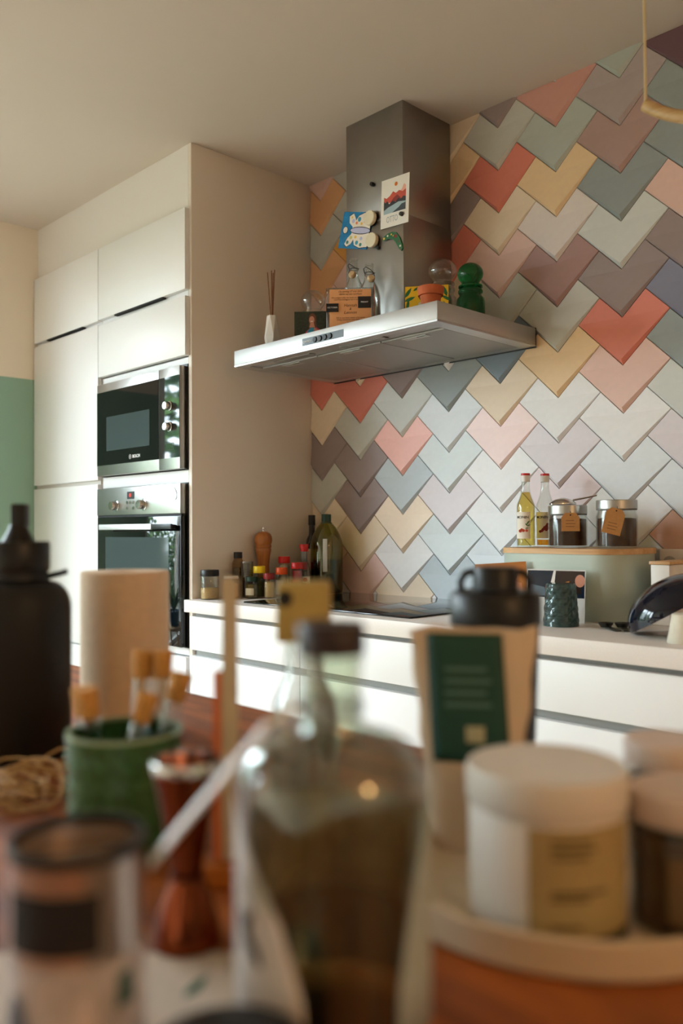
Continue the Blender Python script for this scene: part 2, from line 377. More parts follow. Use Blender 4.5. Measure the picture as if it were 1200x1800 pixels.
# microwave
mw = thing('microwave_oven', 'built-in stainless microwave with black glass door and two dials', 'microwave')
x0, x1, z0, z1 = -0.622, -0.0205, 1.394, 1.766
MB().box(x0, x1, -0.575, -0.5495, z0, z1).build('housing', M_black, mw)
xs = -0.163
dr = MB().rbox(x0+0.004, xs-0.001, -0.602, -0.5755, z0+0.003, z1-0.006, 0.0015).build('door', M_steel, mw)
MB().box(x0+0.006, xs-0.002, -0.6035, -0.6021, 1.437, 1.727).build('door_glass', M_ovglass, dr)
MB().box(-0.54, -0.225, -0.6042, -0.6036, 1.492, 1.625).build('viewing_window', M_ovwin, dr)
pn = MB().rbox(xs+0.001, x1-0.010, -0.602, -0.5755, z0+0.003, z1-0.006, 0.0015).build('control_panel', M_steel, mw)
MB().box(xs+0.002, x1-0.0105, -0.6035, -0.6021, 1.437, 1.727).build('panel_glass', M_mirror, pn)
for z in (1.622, 1.548):
    kb = MB().lathe([(0, 0), (0.0175, 0), (0.0175, 0.003), (0.0145, 0.004), (0.0140, 0.021), (0.0128, 0.0225), (0, 0.0225)], 28).build('dial', M_chrome, mw, (-0.092, -0.6036, z), (PI/2, 0, 0))
b = MB()
for a in ((-0.125, -0.065, 1.466, 1.4675), (-0.125, -0.065, 1.4885, 1.490), (-0.125, -0.1235, 1.466, 1.490), (-0.0665, -0.065, 1.466, 1.490)): b.box(a[0], a[1], -0.6042, -0.6036, a[2], a[3])
b.build('open_button', M_blackprint, mw)
lettering('BOSCH', 0.0165, M_whiteprint, mw, (-0.318, -0.6040, 1.459), FRONT, bold=0.0003)
b = MB(); b.lathe([(0.0075, 0), (0.0085, 0), (0.0085, 0.0004), (0.0075, 0.0004), (0.0075, 0)], 24); b.box(-0.0035, -0.0025, -0.005, 0.005, 0, 0.0004); b.box(0.0025, 0.0035, -0.005, 0.005, 0, 0.0004); b.box(-0.0025, 0.0025, -0.0006, 0.0006, 0, 0.0004)
b.build('emblem', M_whiteprint, mw, (-0.362, -0.6036, 1.459), (PI/2, 0, 0))

# oven
ov = thing('built_in_oven', 'built-in stainless oven with dark glass door below the microwave', 'oven')
z0, z1 = 0.768, 1.347
MB().box(x0, x1, -0.575, -0.5495, z0, z1).build('housing', M_black, ov)
pn = MB().rbox(x0+0.003, x1-0.008, -0.602, -0.5755, 1.240, z1-0.002, 0.0015).build('control_panel', M_steel, ov)
for x in (-0.468, -0.268):
    MB().lathe([(0, 0), (0.021, 0), (0.021, 0.002), (0.0175, 0.003), (0.0168, 0.024), (0.0155, 0.0255), (0, 0.0255)], 28).build('dial', M_chrome, ov, (x, -0.6022, 1.276), (PI/2, 0, 0))
MB().box(-0.385, -0.335, -0.6034, -0.6021, 1.299, 1.327).build('clock_display', M_black, ov)
lettering('01', 0.019, mat('red_led', (255, 60, 40), 0.5, emit=1.2), ov, (-0.362, -0.6036, 1.313), FRONT, 'display_digits', sx=0.8)
for (x, z) in ((-0.385, 1.286), (-0.362, 1.286), (-0.339, 1.286), (-0.385, 1.265), (-0.339, 1.265)):
    MB().lathe([(0, 0), (0.0062, 0), (0.0058, 0.003), (0, 0.0032)], 16).build('button', M_chrome, ov, (x, -0.6022, z), (PI/2, 0, 0))
MB().tube([(-0.072, -0.6025, 1.335), (-0.058, -0.604, 1.328), (-0.048, -0.604, 1.312), (-0.047, -0.604, 1.298), (-0.056, -0.6035, 1.288)], 0.0012, 6).build('cable_mark', M_black, ov)
dr = MB().rbox(x0+0.003, x1-0.008, -0.600, -0.5755, z0+0.003, 1.231, 0.0015).build('door', M_ovglass, ov)
MB().box(-0.555, -0.105, -0.6008, -0.6002, 0.86, 1.155).build('viewing_window', M_ovwin, dr)
MB().box(x0+0.003, x1-0.008, -0.598, -0.5755, 1.2315, 1.2395).build('vent_gap', M_dark, ov)
hd = MB().rbox(-0.560, -0.180, -0.628, -0.616, 1.183, 1.204, 0.003).build('handle', mat('satin_aluminium', (226, 226, 226), 0.45, 0.7), dr)
MB().rbox(-0.555, -0.535, -0.6155, -0.6005, 1.186, 1.201, 0.002).build('handle_mount', M_black, hd)
MB().rbox(-0.1798, -0.050, -0.6275, -0.6165, 1.184, 1.203, 0.003).build('handle_end', M_black, hd)  # rest of the bar, coloured black as a painted dark reflection
MB().rbox(-0.080, -0.060, -0.6160, -0.6005, 1.186, 1.201, 0.002).build('handle_mount', M_black, hd)

# ------------------------------------------------------------------ base units and worktop
wt = MB().rbox(0.0005, 3.4, -0.607, -0.0005, 0.898, 0.940, 0.0015).build('worktop', M_counter)
tag(wt, 'long pale worktop running along the tiled wall', 'worktop')
lab = ['white drawer unit under the spice jars, next to the oven', 'white drawer unit under the black hob', 'wide white drawer unit under the sage bread bin', 'white drawer unit at the outer end of the worktop']
for (a, c), lb in zip(((0.002, 0.58), (0.58, 1.18), (1.18, 2.08), (2.08, 2.98)), lab):
    u = thing('drawer_unit', lb, 'cabinet', (a, 0, 0), 0, 'white base units')
    W_ = c-a
    MB().box(0.001, W_-0.001, -0.560, -0.002, 0.10, 0.897).build('body', M_rail, u)
    MB().box(0.001, W_-0.001, -0.52, -0.06, 0.0, 0.0995).build('plinth', M_cab, u)
    for (p0, p1) in ((0.768, 0.882), (0.44, 0.746), (0.11, 0.418)):
        MB().rbox(0.0015, W_-0.0015, -0.586, -0.5605, p0, p1, 0.0015).build('drawer', M_cab, u)

# hob
hb = thing('ceramic_hob', 'black glass ceramic hob set into the worktop', 'hob', (0.255, 0, 0.9402))
MB().rbox(0, 0.725, -0.545, -0.03, 0.0, 0.005, 0.0015).build('glass_plate', mat('hob_glass', (10, 11, 12), 0.05, spec=0.6), hb)
MB().box(0.28, 0.45, -0.535, -0.50, 0.0051, 0.0053).build('touch_strip', mat('hob_print', (22, 22, 24), 0.15), hb)

# ------------------------------------------------------------------ extractor hood
HX0, HX1, HZ0, HZ1, HY = 0.140, 1.040, 1.7414, 1.7974, -0.492
hood = thing('extractor_hood', 'wide stainless steel extractor hood with square chimney on the tiled wall', 'extractor hood')
b = MB(); b.rbox(HX0, HX1, HY, -0.0155, HZ0+0.006, HZ1, 0.0012)
b.build('canopy', M_steel2, hood)
b = MB()
b.box(HX0, HX1, HY, -0.462, HZ0, HZ0+0.0055); b.box(HX0, HX1, -0.045, -0.0155, HZ0, HZ0+0.0055); b.box(HX0, HX0+0.045, -0.462, -0.045, HZ0, HZ0+0.0055); b.box(HX1-0.045, HX1, -0.462, -0.045, HZ0, HZ0+0.0055)
b.build('underside_frame', M_steel2, hood)
b = MB(); b.box(HX0-0.001, HX1+0.001, -0.0153, -0.0145, HZ0-0.004, HZ1+0.002); b.build('rubber_seal', M_black, hood)
M_filter = mat('filter_mesh', (168, 164, 160), 0.5, 0.9, bump=0.5, scale=700)
for (a, c) in ((0.187, 0.465), (0.470, 0.748), (0.753, 0.993)):
    f = MB().rbox(a, c, -0.405, -0.048, HZ0-0.0005, HZ0+0.0055, 0.0015).build('grease_filter', M_filter, hood)
    m_ = (a+c)/2
    MB().rbox(m_-0.045, m_+0.045, -0.398, -0.372, HZ0-0.003, HZ0-0.0006, 0.001).build('latch', mat('latch_grey', (186, 186, 182), 0.4, 0.6), f)
    MB().box(m_+0.010, m_+0.040, -0.395, -0.392, HZ0-0.0042, HZ0-0.0031).build('latch_slot', M_black, f)
for (a, c) in ((0.30, 0.48), (0.62, 0.80)):
    MB().rbox(a, c, -0.452, -0.422, HZ0+0.0005, HZ0+0.0055, 0.001).build('lamp_lens', mat('lamp_lens', (150, 148, 144), 0.5, 0.6), hood)
CX0, CX1, CY = 0.455, 0.714, -0.258
ch = MB().rbox(CX0, CX1, CY, -0.0155, HZ1+0.0002, 2.185, 0.0012).build('chimney', M_steel3, hood)
MB().rbox(CX0+0.002, CX1-0.002, CY+0.002, -0.0155, 2.1852, H-0.0005, 0.0012).build('chimney_sleeve', M_steel3, hood)
cp = MB().box(0.494, 0.679, HY-0.0008, HY-0.0001, 1.7585, 1.7815).build('control_strip', mat('strip_grey', (96, 106, 112), 0.35), hood)
for i in range(4):
    MB().lathe([(0, 0), (0.0088, 0), (0.0088, 0.003), (0.0078, 0.004), (0, 0.004)], 20).build('button', M_black, cp, (0.554+i*0.0225, HY-0.0009, 1.770), (PI/2, 0, 0))
lettering('BOSCH', 0.0085, M_whiteprint, cp, (0.521, HY-0.0012, 1.770), FRONT)
MB().lathe([(0.003, 0), (0.004, 0), (0.004, 0.0003), (0.003, 0.0003), (0.003, 0)], 16).build('emblem', M_whiteprint, cp, (0.501, HY-0.0009, 1.770), (PI/2, 0, 0))

# ---- magnets and cards on the chimney front
YC = CY-0.0006
def flat_card(parent, polys, mats, y=0.0, name='print'):
    """printed shapes: each (material index, [(x,z)..]) lies a hair in front of the one before"""
    b = MB()
    for i, (mi, poly) in enumerate(polys): b.prism(poly, y-0.0001*(i+1), y-0.0001*i, mi, axis='y')
    return b.build(name, mats, parent, weld=False)
def ell(cx, cz, rx, rz, n=20, a0=0.0): return [(cx+rx*math.cos(a0+2*PI*i/n), cz+rz*math.sin(a0+2*PI*i/n)) for i in range(n)]
oc_ = thing('birth_card', 'white card with red mountain print held on the steel chimney', 'card', (0.681, YC-0.0010, 2.228), 0, rot=(0, 0.045, 0))
MB().box(-0.0595, 0.0595, -0.0012, 0, -0.078, 0.078).build('sheet', M_paper, oc_)
wv = lambda a, b_, n, fn: [(a+(b_-a)*i/n, fn(i/n)) for i in range(n+1)]
polys = [(0, ell(0.004, 0.055, 0.0065, 0.0065)),
 (1, [(0.0, 0.005), (0.018, 0.026), (0.030, 0.034), (0.038, 0.048), (0.046, 0.042), (0.047, 0.0), (0.0, 0.0)]),
 (2, [(-0.047, 0.0), (-0.047, 0.022), (-0.036, 0.016), (-0.022, 0.022), (-0.008, 0.034), (0.004, 0.026), (0.018, 0.032), (0.032, 0.025), (0.047, 0.030), (0.047, 0.0)]),
 (3, [(-0.020, -0.002), (-0.006, 0.012), (0.010, 0.020), (0.022, 0.010), (0.030, 0.0)]),
 (4, [(-0.047, -0.030), (-0.047, 0.010), (-0.040, 0.002), (-0.033, 0.008), (-0.024, -0.004), (-0.010, 0.004), (0.004, -0.002), (0.016, 0.008), (0.026, 0.002), (0.036, 0.010), (0.047, 0.006), (0.047, -0.034)]),
 (5, [(-0.047, -0.034), (-0.047, -0.022), (-0.028, -0.014), (-0.008, -0.010), (0.016, -0.004), (0.047, -0.008), (0.047, -0.034)]),
 (6, [(-0.010, -0.034), (0.006, -0.027), (0.018, -0.022), (0.030, -0.014), (0.047, -0.012), (0.047, -0.034)])]
flat_card(oc_, polys, [mat('p_sun', (214, 118, 40), .6), mat('p_pink', (236, 176, 160), .6), mat('p_red', (198, 86, 70), .6), mat('p_dred', (140, 56, 52), .6), mat('p_char', (54, 56, 62), .6), mat('p_ltblue', (166, 190, 200), .6), mat('p_slate', (66, 72, 84), .6)], -0.0013)
lettering('OTTO', 0.028, mat('p_grey', (168, 176, 180), .6), oc_, (-0.010, -0.0015, -0.054), FRONT, sx=0.62)
def pin(x, z, lb, y=YC):
    o = MB().lathe([(0, 0), (0.0068, 0), (0.0072, 0.004), (0.006, 0.0095), (0, 0.0105)], 20).build('magnet', M_black, None, (x, y-0.0002, z), (PI/2, 0, 0))
    tag(o, lb, 'magnet', 'small black fridge magnets on the chimney')
pin(0.583, 2.312, 'small black magnet alone, upper one on the chimney beside the mountain card')
pin(0.713, 2.178, 'small black magnet holding the corner of the mountain card', YC-0.0026)
pin(0.607, 2.097, 'small black magnet below the butterfly painting')
bf = thing('butterfly_painting', 'blue card with a painted white butterfly, tilted on the chimney', 'card', (0.504, YC-0.0003, 2.180), 0, rot=(0, 0.27, 0))
MB().box(-0.072, 0.068, -0.0015, 0, -0.060, 0.060).build('sheet', mat('p_blue', (20, 122, 178), .6, var=0.2, scale=60), bf)
outl = [(-0.040, 0.045), (-0.022, 0.055), (-0.010, 0.040), (-0.006, 0.032), (0.006, 0.048), (0.030, 0.057), (0.066, 0.052), (0.066, -0.052), (0.030, -0.056), (0.004, -0.048), (-0.004, -0.030), (-0.014, -0.045), (-0.032, -0.054), (-0.044, -0.046), (-0.034, -0.026), (-0.018, -0.012), (-0.018, 0.012), (-0.036, 0.024)]
polys = [(1, [(x*1.04, z*1.05) for x, z in outl]), (0, outl), (1, ell(0.022, 0, 0.050, 0.0125)), (2, ell(0.022, 0, 0.047, 0.0098)), (1, ell(-0.050, 0.0, 0.0125, 0.0125)), (0, ell(-0.050, 0.0, 0.0105, 0.0105))]
for (x, z, r, mi) in ((-0.018, 0.030, .007, 2), (0.010, 0.036, .008, 3), (0.0, 0.024, .005, 4), (-0.026, 0.042, .004, 5), (0.038, 0.030, .006, 4), (0.024, 0.022, .005, 5), (-0.030, -0.040, .006, 6), (-0.016, -0.024, .006, 7), (0.016, -0.040, .007, 3), (0.034, -0.026, .006, 2), (0.036, -0.046, .006, 6), (0.006, -0.022, .005, 5)): polys.append((mi, ell(x, z, r, r, 14)))
flat_card(bf, polys, [mat('p_white', (236, 226, 214), .6), mat('p_navy', (26, 34, 56), .6), mat('p_lav', (190, 190, 222), .6), mat('p_teal', (60, 150, 176), .6), mat('p_orange', (226, 130, 80), .6), mat('p_yel', (236, 196, 90), .6), mat('p_tl2', (70, 128, 120), .6), mat('p_yg', (196, 198, 120), .6)], -0.0016)
for (x, z, lb) in ((0.580, 2.199, 'upper round cream wooden magnet on the butterfly painting'), (0.588, 2.124, 'lower round cream wooden magnet on the butterfly painting')):
    o = MB().lathe([(0, 0), (0.0235, 0), (0.0245, 0.003), (0.0245, 0.011), (0.0232, 0.014), (0, 0.0145)], 14, smooth=False).build('wooden_magnet', mat('cream_wood', (230, 220, 194), 0.6, var=0.04, scale=40), None, (x, YC-0.0045, z), (PI/2, 0.2, 0))
    tag(o, lb, 'magnet', 'round cream magnets')
bo = thing('boomerang_magnet', 'small green boomerang with painted dots on the chimney', 'magnet', (0.672, YC-0.0004, 2.104))
pts = [(-0.044, 0.010), (-0.038, 0.020), (-0.020, 0.027), (0.000, 0.028), (0.016, 0.022), (0.030, 0.004), (0.040, -0.020), (0.043, -0.036), (0.037, -0.042), (0.028, -0.034), (0.014, -0.010), (0.002, 0.004), (-0.018, 0.010), (-0.034, 0.008)]
MB().prism(pts, -0.005, 0, axis='y').build('plate', mat('boom_green', (38, 108, 66), 0.4), bo)
polys = [(i % 3, ell(x, z, r, r, 12)) for i, (x, z, r) in enumerate(((-0.036, 0.014, .004), (0.014, 0.010, .006), (-0.020, 0.019, .0035), (-0.004, 0.020, .003), (0.027, -0.010, .003), (0.034, -0.026, .0035), (0.004, 0.014, .0025), (0.036, -0.036, .002)))]
flat_card(bo, polys, [mat('p_yel', (236, 196, 90), .6), mat('p_dred', (140, 56, 52), .6), mat('p_white', (236, 226, 214), .6)], -0.0051)

# ---- things on top of the hood
ZT = HZ1+0.0003
A45 = 0.80
df = thing('reed_diffuser', 'white faceted vase with thin brown reed sticks at the end of the hood', 'diffuser', (0.185, -0.36, ZT))
b = MB(); n = 6; rings = [(0.020, 0.0), (0.029, 0.060), (0.018, 0.136)]
vv = []
for j, (r, z) in enumerate(rings):
    for i in range(n): a = 2*PI*(i+0.5*(j % 2))/n; vv.append((r*math.cos(a), r*math.sin(a), z))
ff = [list(range(n))[::-1], list(range(2*n, 3*n))]
for j in range(2):
    for i in range(n):
        i2 = (i+1) % n
        if j % 2 == 0: ff += [(j*n+i, j*n+i2, (j+1)*n+i), (j*n+i2, (j+1)*n+i2, (j+1)*n+i)]
        else: ff += [(j*n+i, j*n+i2, (j+1)*n+i2), (j*n+i, (j+1)*n+i2, (j+1)*n+i)]
b.add(vv, ff); b.build('vase', mat('white_ceramic', (238, 234, 228), 0.45), df)
for (dx, dy, hh) in ((-0.012, -0.008, 0.292), (-0.006, 0.004, 0.300), (0.000, 0.0, 0.288), (0.007, 0.006, 0.300), (0.012, -0.004, 0.286)):
    MB().tube([(dx*0.3, dy*0.3, 0.1365), (dx*1.1, dy*1.1, hh)], 0.0017, 6).build('reed', mat('reed_brown', (122, 74, 42), 0.7), df)

def ball_jar(name, lb, x, y, r, hb_, m, rk, group=None):
    """apothecary jar with a bulbous ball stopper"""
    j = thing(name, lb, 'jar', (x, y, ZT), 0, group)
    outer = [(r*0.92, 0), (r, 0.006), (r, hb_*0.62), (r*0.96, hb_*0.74), (r*0.80, hb_*0.80), (r*0.78, hb_*0.86), (r*0.86, hb_*0.90), (r*0.86, hb_*0.95), (r*0.76, hb_)]
    MB().lathe(wall_prof(outer, 0.0035, 0.006), 36).build('body', m, j)
    z = hb_+0.0003
    st = [(0, z), (r*0.70, z), (r*0.84, z+0.004), (r*0.84, z+0.009), (r*0.66, z+0.013), (r*0.62, z+0.017)]
    cz = z+0.017+rk*0.80
    for i in range(1, 13):
        a = -0.95+(PI/2+0.95)*i/12; st.append((rk*math.cos(a)*1.08, cz+rk*0.92*math.sin(a)))
    st[-1] = (0, st[-1][1])
    MB().lathe(st, 36).build('stopper', m, j)
    return j
M_greenglass = mat('green_glass', (30, 146, 80), 0.03, trans=0.88, ior=1.4, spec=0.7)
ball_jar('glass_jar', 'clear glass jar with ball stopper behind the photo block', 0.285, -0.255, 0.046, 0.140, M_glass2, 0.040, 'ball stopper jars on the hood')
ball_jar('glass_jar', 'clear glass jar with ball stopper behind the terracotta pot', 0.795, -0.165, 0.046, 0.150, M_glass2, 0.042, 'ball stopper jars on the hood')
ball_jar('green_glass_jar', 'dark green glass jar with ball stopper at the wall', 0.905, -0.165, 0.044, 0.120, M_greenglass, 0.037, 'ball stopper jars on the hood')

pb = thing('photo_block', 'small block with a holiday snapshot of a person in a blue top', 'photo', (0.445, -0.405, ZT), 0.72)
MB().rbox(-0.055, 0.055, -0.03, 0.03, 0, 0.088, 0.001).build('block', mat('iridescent_side', (206, 168, 168), 0.25, 0.3, var=0.25, scale=14), pb)
polys = [(0, [(-0.055, 0), (0.055, 0), (0.055, 0.088), (-0.055, 0.088)]), (1, [(-0.022, 0.0), (-0.018, 0.022), (-0.004, 0.034), (0.018, 0.036), (0.036, 0.022), (0.040, 0.0)]),
         (2, [(-0.016, 0), (-0.012, 0.026), (0.0, 0.036), (0.014, 0.034), (0.026, 0.018), (0.030, 0.0)]), (3, ell(0.004, 0.062, 0.0125, 0.020)), (3, [(-0.008, 0.036), (-0.006, 0.066), (0.014, 0.066), (0.018, 0.036)]),
         (4, ell(0.002, 0.060, 0.0085, 0.0125)), (4, [(-0.006, 0.036), (0.012, 0.036), (0.008, 0.052), (-0.002, 0.052)]), (4, [(0.010, 0.036), (0.030, 0.022), (0.028, 0.014), (0.008, 0.026)]), (5, ell(0.002, 0.0555, 0.004, 0.0014, 10))]
flat_card(pb, polys, [mat('ph_foliage', (38, 46, 34), .4, var=0.5, scale=160), mat('ph_pink', (200, 52, 84), .4), mat('ph_blue', (40, 138, 172), .4), mat('ph_hair', (112, 62, 40), .4), mat('ph_skin', (206, 142, 116), .4), mat('ph_white', (240, 236, 230), .4)], -0.0301)

# swing-top bottles
def swing_bottle(x, y, lb, hgt, a):
    s_b = thing('swing_top_bottle', lb, 'bottle', (x, y, ZT), a, 'clear swing-top bottles on the hood')
    outer = [(0.034, 0), (0.036, 0.005), (0.036, hgt*0.52), (0.030, hgt*0.64), (0.018, hgt*0.75), (0.0135, hgt*0.82), (0.0125, hgt*0.95), (0.0145, hgt*0.955), (0.0145, hgt*0.99), (0.0125, hgt)]
    MB().lathe(wall_prof(outer, 0.0025, 0.005), 32).build('body', M_glass2, s_b)
    zc = hgt*0.87
    MB().lathe([(0.0136, zc-0.001), (0.0152, zc-0.001), (0.0152, zc+0.001), (0.0136, zc+0.001), (0.0136, zc-0.001)], 24).build('wire_collar', M_black, s_b)
    MB().tube([(-0.015, 0, zc), (-0.019, -0.006, zc+0.012), (-0.012, -0.017, zc+0.014), (0, -0.021, zc+0.006), (0.012, -0.019, zc-0.004), (0.017, -0.010, zc-0.002), (0.015, 0, zc)], 0.0013, 6).build('wire_bail', M_black, s_b)
    MB().tube([(-0.015, 0, zc), (-0.016, -0.015, zc-0.018), (-0.006, -0.024, zc-0.024), (0.006, -0.024, zc-0.024), (0.016, -0.015, zc-0.018), (0.015, 0, zc)], 0.0013, 6).build('wire_bail', M_chrome, s_b)
    st = MB().lathe([(0, -0.010), (0.007, -0.010), (0.0115, -0.004), (0.0125, 0.003), (0.009, 0.009), (0, 0.010)], 20).build('ceramic_stopper', mat('stopper_tan', (206, 178, 138), 0.35), s_b, (0.002, -0.0285, zc-0.026), (PI/2-0.4, 0, 0))
    return s_b
swing_bottle(0.553, -0.318, 'clear swing-top bottle with open wire clasp, taller one nearer the corner', 0.262, 0.5)
swing_bottle(0.632, -0.330, 'clear swing-top bottle with tan ceramic stopper, shorter one by the invitation', 0.225, 0.9)

# invitation in an acrylic block
iv = thing('acrylic_card_stand', 'clear acrylic block with peach invitation and two black tabs on the hood', 'card stand', (0.630, -0.415, ZT), 0.74)
MB().rbox(-0.073, 0.073, -0.022, 0.022, 0, 0.128, 0.002).build('acrylic_block', M_glass2, iv)
MB().box(-0.062, 0.066, -0.0240, -0.0226, 0.002, 0.122).build('invitation', mat('peach_card', (232, 172, 120), 0.7), iv)
MB().box(0.0735, 0.0765, -0.018, 0.020, 0.004, 0.138).build('photo_edge', mat('ph_mix', (176, 128, 112), .4, var=0.6, scale=60), iv)
Mi = mat('brown_ink', (92, 52, 32), 0.7)
for (z, s, tx) in ((0.115, 0.0075, 'Op zondag 27 mei 2023'), (0.107, 0.0075, 'vieren wij een tuinfeest'), (0.096, 0.0062, 'We nodigen jullie van harte uit om erbij te zijn'), (0.090, 0.0062, 'vanaf het middaguur tot in de late avond'), (0.072, 0.0130, 'Hannah'), (0.061, 0.0110, '&'), (0.050, 0.0130, 'Lennon'), (0.034, 0.0065, 'Wil je ons laten weten of je komt'), (0.028, 0.0065, 'Graag antwoord voor begin mei'), (0.019, 0.0065, 'Tot dan!')):
    lettering(tx, s, Mi, iv, (0.002, -0.0242, z), FRONT, shear=0.25)
for (xa, xb, za, zb, tx) in ((-0.072, -0.034, 0.052, 0.078, 'OCTOBER'), (0.026, 0.066, 0.063, 0.098, 'FRIDAY')):
    tb = MB().rbox(xa, xb, -0.0285, -0.0243, za, zb, 0.0006).build('black_tab', M_blackprint, iv)
    lettering(tx, 0.0068, M_whiteprint, tb, ((xa+xb)/2, -0.0287, (za+zb)/2), FRONT)
# postcard and pot
pc = thing('postcard', 'yellow postcard with green leaves and a seated figure behind the pot', 'card', (0.880, -0.345, ZT), 0.62, rot=(-0.10, 0, 0.62))
MB().box(-0.064, 0.064, -0.001, 0, 0, 0.104).build('sheet', mat('pc_yellow', (236, 188, 36), 0.5), pc)
leaf = lambda cx, cz, L, a: [(cx+L*u*math.cos(a)-L*v*math.sin(a), cz+L*u*math.sin(a)+L*v*math.cos(a)) for u, v in ((-1, 0), (-0.4, 0.28), (0.3, 0.25), (1, 0), (0.3, -0.25), (-0.4, -0.28))]
polys = []
for (x, z, L, a) in ((-0.055, 0.085, .018, 1.0), (-0.050, 0.065, .018, 0.4), (-0.056, 0.048, .016, 1.4), (-0.048, 0.030, .016, 0.8), (-0.058, 0.018, .014, 0.3), (0.040, 0.092, .018, 2.4), (0.054, 0.085, .018, 1.9), (0.057, 0.064, .016, 2.6), (0.024, 0.096, .014, 2.9), (0.056, 0.040, .016, 2.0), (-0.030, 0.096, .012, 0.6)): polys.append((0, leaf(x, z, L, a)))
polys += [(1, ell(-0.012, 0.070, 0.011, 0.011)), (2, ell(-0.010, 0.064, 0.008, 0.010)), (3, [(-0.030, 0.022), (-0.024, 0.052), (-0.008, 0.058), (0.006, 0.050), (0.010, 0.022)]), (4, [(-0.046, 0.004), (-0.036, 0.026), (0.002, 0.028), (0.014, 0.010), (0.006, 0.002)]), (5, [(-0.020, 0.0), (0.012, 0.0), (0.012, 0.008), (-0.012, 0.010)]), (2, [(-0.022, 0.036), (0.002, 0.030), (0.002, 0.036), (-0.018, 0.042)])]
flat_card(pc, polys, [mat('pc_green', (40, 112, 62), .5), mat('pc_hair', (36, 24, 22), .5), mat('pc_skin', (190, 110, 76), .5), mat('pc_white', (240, 228, 210), .5), mat('pc_blue', (44, 124, 150), .5), mat('pc_red', (198, 52, 44), .5)], -0.0011)
tp = thing('terracotta_pot', 'small terracotta flower pot at the front edge of the hood', 'plant pot', (0.962, -0.425, ZT))
outer = [(0.024, 0), (0.0300, 0.038), (0.0355, 0.0385), (0.0375, 0.062), (0.036, 0.0635)]
MB().lathe([(0, 0)]+outer+[(0.033, 0.063), (0.030, 0.040), (0.0215, 0.006), (0, 0.006)], 36).build('pot_body', mat('terracotta', (190, 98, 58), 0.8, var=0.12, scale=40), tp)
MB().lathe([(0, 0.052), (0.0312, 0.052), (0, 0.0521)], 24).build('soil', mat('soil', (52, 36, 26), 0.95, bump=0.5, scale=200), tp)

# ------------------------------------------------------------------ spice corner
ZW = 0.9405
def jar(name, lb, cat, x, y, r, hj, lid_h, lid_m, fill_h, fill_m, glass=M_glass, lid_r=None, square=False, z=ZW, neck=None, group='spice jars by the tall cabinet', label=None):
    j = thing(name, lb, cat, (x, y, z), 0.3, group)
    lr = lid_r or r*0.86
    n = 8 if square else 28
    nk = neck or r*0.80
    outer = [(r*0.94, 0), (r, 0.003), (r, hj*0.80), (nk*1.02, hj*0.93), (nk, hj)]
    MB().lathe(wall_prof(outer, 0.0018, 0.003), n, smooth=not square).build('body', glass, j)
    if fill_m: MB().lathe([(0, 0.0034), (r-0.0024, 0.0034), (r-0.0024, fill_h*0.97), (r*0.5, fill_h), (0, fill_h*1.01)], n, smooth=not square).build('contents', fill_m, j)
    zl = hj-lid_h*0.55
    MB().lathe([(0, hj+0.0003), (nk+0.0003, hj+0.0003), (nk+0.0003, zl), (lr, zl), (lr*1.02, zl+0.002), (lr, zl+lid_h-0.002), (lr*0.96, zl+lid_h), (0, zl+lid_h)], 32).build('lid', lid_m, j)
    if label:
        for (m_, z0_, z1_, a0, a1) in label: arcshell(r+0.0003, a0, a1, z0_, z1_).build('paper_label', m_, j)
    return j
M_red = mat('red_cap', (196, 26, 24), 0.35); M_dred = mat('dark_red_cap', (140, 20, 22), 0.35); M_or = mat('orange_cap', (226, 84, 18), 0.4); M_yel = mat('yellow_cap', (240, 206, 20), 0.4); M_dg = mat('dark_green_cap', (12, 56, 40), 0.4)
jar('spice_jar', 'squat glass jar with black lid half full of sandy seeds', 'jar', 0.052, -0.535, 0.0330, 0.092, 0.022, M_black, 0.040, mat('seeds', (186, 146, 90), 0.9, var=0.35, scale=400, bump=0.4), lid_r=0.032, neck=0.029)
jar('spice_jar', 'square glass jar of orange spice powder beside the seeds', 'jar', 0.078, -0.463, 0.0290, 0.074, 0.010, mat('clear_lid', (224, 214, 206), 0.2), 0.052, mat('orange_powder', (214, 130, 62), 0.9, var=0.12, scale=200), square=True, lid_r=0.026)
jar('soy_bottle', 'small sauce bottle with black cap, dark liquid, behind the ribbed jar', 'bottle', 0.036, -0.400, 0.0225, 0.150, 0.022, M_black, 0.105, mat('soy', (30, 18, 18), 0.2), neck=0.0135, lid_r=0.0155, glass=thin_glass('tan_glass', (236, 222, 200)))
rj = thing('ribbed_grinder', 'clear ribbed grinder jar turned upside down', 'jar', (0.078, -0.392, ZW), 0, 'spice jars by the tall cabinet')
pr_ = [(0.0225, 0), (0.0225, 0.070)]
for i in range(9): pr_ += [(0.0235, 0.072+i*0.006), (0.0220, 0.075+i*0.006)]
MB().lathe(wall_prof(pr_+[(0.0225, 0.127)], 0.0016), 28).build('body', thin_glass('frosted_clear', (222, 224, 222), 0.15, 0.16, 0.7), rj)
MB().lathe([(0, 0.004), (0.0205, 0.004), (0.0205, 0.060), (0, 0.061)], 24).build('contents', mat('peppercorn', (110, 96, 84), 0.9, var=0.5, scale=220), rj)
